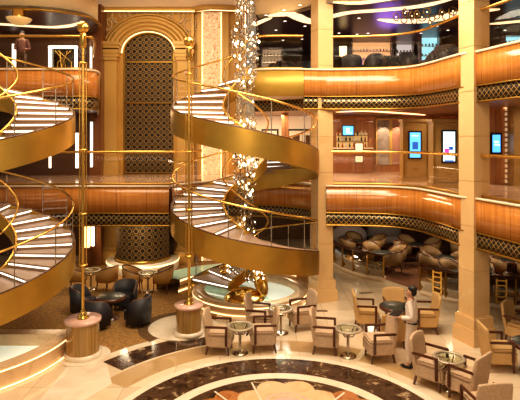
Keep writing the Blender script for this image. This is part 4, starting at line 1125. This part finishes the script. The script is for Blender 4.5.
def person(name, label, loc, rz, seated=False, shirt=white, trous=khaki, hair=hairm, tray=False):
    t = thing(name, label, 'person', loc, rz)
    dz = -.42 if seated else 0
    S = Sk(); pel = S.p((0, 0, .95 + dz), .115); sp = S.p((0, 0, 1.12 + dz), .11, pel); ch = S.p((.01, 0, 1.32 + dz), .125, sp); nk0 = S.p((.0, 0, 1.44 + dz), .07, ch)
    nk = S.p((.015, 0, 1.50 + dz), .052, nk0); jaw = S.p((.035, 0, 1.565 + dz), (.068, .062), nk); hd = S.p((.02, 0, 1.63 + dz), (.088, .078), jaw); S.p((.012, 0, 1.69 + dz), (.07, .062), hd)
    S.p((.125, 0, 1.60 + dz), .014, jaw)
    T = Sk(); J = Sk()
    tp = T.p((0, 0, .97 + dz), .14); T.p((0, 0, 1.09 + dz), .125, tp); jp = J.p((0, 0, .93 + dz), .152); js = J.p((0, 0, 1.12 + dz), (.13, .15), jp); jc = J.p((.01, 0, 1.32 + dz), (.14, .165), js); jn = J.p((0, 0, 1.44 + dz), .078, jc)
    for s in (-1, 1):
        if seated: leg = [((.05, s * .1, .52), .085), ((.42, s * .12, .5), .065), ((.44, s * .12, .1), .042), ((.52, s * .12, .05), .04)]
        else: leg = [((.0, s * .09, .86), .09), ((.03 * s + .02, s * .1, .48), .062), ((.05 * s - .03, s * .1, .1), .042), ((.05 * s + .09, s * .11, .04), .035)]
        S.chain(pel, leg)
        T.chain(tp, [(c, r + .014) for c, r in leg[:2]] + [(leg[2][0], leg[2][1] + .022)])
        sh = ((0, s * .17, 1.40 + dz), .058)
        el = ((-.07 if s > 0 else -.02, s * .24, 1.13 + dz), .045); wr = ((.2, s * .17, 1.08 + dz), .030)
        a = S.chain(nk0, [sh, el, wr]); hx, hy, hz = wr[0]
        palm = S.p((hx + .06, hy - s * .01, hz), (.036, .02), a)
        palm2 = S.p((hx + .09, hy - s * .012, hz), (.036, .018), palm)
        for k, ln in enumerate((.07, .08, .075, .06)):
            y = hy - s * .012 + (k - 1.5) * .020
            S.chain(palm2, [((hx + .105, y, hz), .009), ((hx + .105 + ln * .55, y, hz + .005), .0085), ((hx + .105 + ln * .8, y, hz - .015), .008)])
        S.chain(palm, [((hx + .08, hy - s * .05, hz + .01), .010), ((hx + .11, hy - s * .06, hz + .012), .009)])
        J.chain(jn, [((0, s * .165, 1.41 + dz), .07), (el[0], .058), ((hx - .02, hy, hz), .043)])
    skin_obj('body', S.v, S.e, S.r, skinm, t, 2)
    skin_obj('jacket', J.v, J.e, J.r, shirt, t, 2)
    skin_obj('trousers', T.v, T.e, T.r, trous, t, 2)
    b = MB(); b.sphere((-.025, 0, 1.69 + dz), .10, 12, sc=(1, .86, .72)); b.sphere((-.045, 0, 1.62 + dz), .082, 10, sc=(.85, .97, 1.05)); b.build('hair', hair, t)
    for s in (-1, 1):
        b = MB(); b.sphere((.105, s * .032, 1.63 + dz), .011, 6); b.build('eye', hairm, t)
        b = MB(); b.sphere((.0, s * .082, 1.605 + dz), .026, 8, sc=(.7, .4, 1)); b.build('ear', skinm, t)
        if seated: cx, cy, cz = .5, s * .12, .05
        else: cx, cy, cz = .05 * s + .03, s * .105, .045
        b = MB(); b.sphere((cx, cy, cz), .1, 10, sc=(1.35, .48, .45)); b.build('shoe', shoem, t)
    b = MB(); b.tube([(.1, -.02, 1.555 + dz), (.108, 0, 1.553 + dz), (.1, .02, 1.555 + dz)], .006, 5); b.build('mouth', pm('lip', (.35, .13, .1), .5) if 'lip' not in MATS else MATS['lip'], t)
    return t
mx, my, _ = P(411.5, 367)
pr = person('person', 'standing waiter in white jacket and pale trousers holding a dark folder, facing left', (mx, my, 0), R_(150))
b = MB(); b.box((.05, 0, .965), (.02, .02, .02)); 
b = MB(); b.lathe([(.148, .955), (.158, .975), (.148, .995)], n=24); b.build('belt', shoem, pr)
b = MB(); b.tube([(.04, -.06, 1.47), (.125, -.10, 1.38), (.15, -.08, 1.25), (.15, -.03, 1.14)], .012, 5); b.build('lapel_trim', shoem, pr)
b = MB(); b.tube([(.04, .06, 1.47), (.125, .10, 1.38), (.15, .08, 1.25), (.15, .03, 1.14)], .012, 5); b.build('lapel_trim', shoem, pr)
b = MB(); M0 = Matrix.Translation((mx, my, 0)) @ Matrix.Rotation(R_(150), 4, 'Z')
b.box((.33, 0, 1.105), (.22, .36, .022), bev=.006, M=M0); b.box((.33, 0, 1.119), (.18, .32, .006), mi=1, M=M0)
tag(b.build('folder', [black, screenblack]), 'flat black folder held level in the waiter\'s hands', 'folder')
px, d = 487, 15.6
person('seated_person', 'seated person in pale top in the cafe just beyond the near column', (X(px, d) , d, 0), R_(-20), True, pm('pale shirt', (.55, .45, .4), .8), pm('navy trousers', (.03, .04, .08), .8))
d = 17.8
person('gallery_person', 'person in rose top standing behind the far left top gallery glass', (X(22, d), d, Z2), R_(-80), False, pm('rose shirt', (.22, .10, .085), .8), bottlem)

# ------------------------------------------------------------------ lights
def area(name, loc, size, e, col, rot=(0, 0, 0), sy=None):
    l = bpy.data.lights.new(name, 'AREA'); l.energy = e; l.color = col; l.size = size
    if sy: l.shape = 'RECTANGLE'; l.size_y = sy
    o = bpy.data.objects.new(name, l); COL.objects.link(o); o.location = loc; o.rotation_euler = rot; return o
W = (1, .79, .53); W2 = (1, .84, .62)
area('atrium_light', (.5, 9.5, 9.95), 5, 640, W2)
area('atrium_light', (-5.5, 12, 9.95), 3, 160, W)
area('atrium_light', (3.2, 12.4, 9.6), 2.5, 170, W2)
area('front_light', (0, 1.0, 8.0), 5, 260, W, (R_(62), 0, 0))
area('arch_wash', (-3.8, 17.0, 9.5), 2.5, 45, W, (R_(28), 0, 0))
area('arch_floor', (-3.8, 17.3, 3.2), 1.2, 0.01, W)
for x, y, e in ((3.2, 18.0, 95), (6.4, 16.5, 70), (.2, 19.2, 110), (9.5, 13.5, 80)):
    area('gallery_light', (x, y, 5.8), 1.4, e, W)
for x, y, e in ((-4, 16.6, 30), (-8, 17, 18)): area('gallery_light', (x, y, 5.8 if x < -6 else 5.8), 1.2, e, W)
for x, y, e in ((4.6, 19.0, 42), (7.0, 17, 42), (-4.2, 17.2, 45), (-7.2, 17.5, 25), (0, 18.8, 40), (10, 16, 50)):
    area('ground_light', (x, y, 2.34), 1.0, e, W)
for x, y, e in ((3.5, 19, 9), (6.5, 16, 9), (1, 19.5, 10), (-8, 17.5, 12)): area('top_gallery_light', (x, y, 8.9), 1.2, e, W2)
l = bpy.data.lights.new('violet_light', 'POINT'); l.energy = 30; l.color = (.45, .2, 1); l.shadow_soft_size = .5
o = bpy.data.objects.new('violet_light', l); COL.objects.link(o); o.location = (5, 19.5, 8.2)
for bx, by in ((-1.5, 12.0), (-6, 9)):
    pass
area('basin_light', (RS[0] + .9, RS[1] - .3, 1.2), .8, 12, (1, .95, .8))
w = bpy.data.worlds.new('world'); scn.world = w; w.use_nodes = True
w.node_tree.nodes['Background'].inputs[0].default_value = (1, .80, .58, 1); w.node_tree.nodes['Background'].inputs[1].default_value = .22

# ------------------------------------------------------------------ camera
cd = bpy.data.cameras.new('camera'); cam = bpy.data.objects.new('camera', cd); COL.objects.link(cam)
cam.location = (0, 0, EYE); cam.rotation_euler = (R_(90), 0, 0)
cd.sensor_width = 36; cd.lens = 36 * F / 520; cd.shift_y = -62 / 520; cd.clip_end = 100
scn.camera = cam
scn.view_settings.view_transform = 'Standard'; scn.view_settings.look = 'Medium High Contrast'; scn.view_settings.exposure = 0.22
scn.cycles.transparent_max_bounces = 24; scn.cycles.max_bounces = 8; scn.cycles.sample_clamp_indirect = 4
scn.cycles.caustics_reflective = False; scn.cycles.caustics_refractive = False
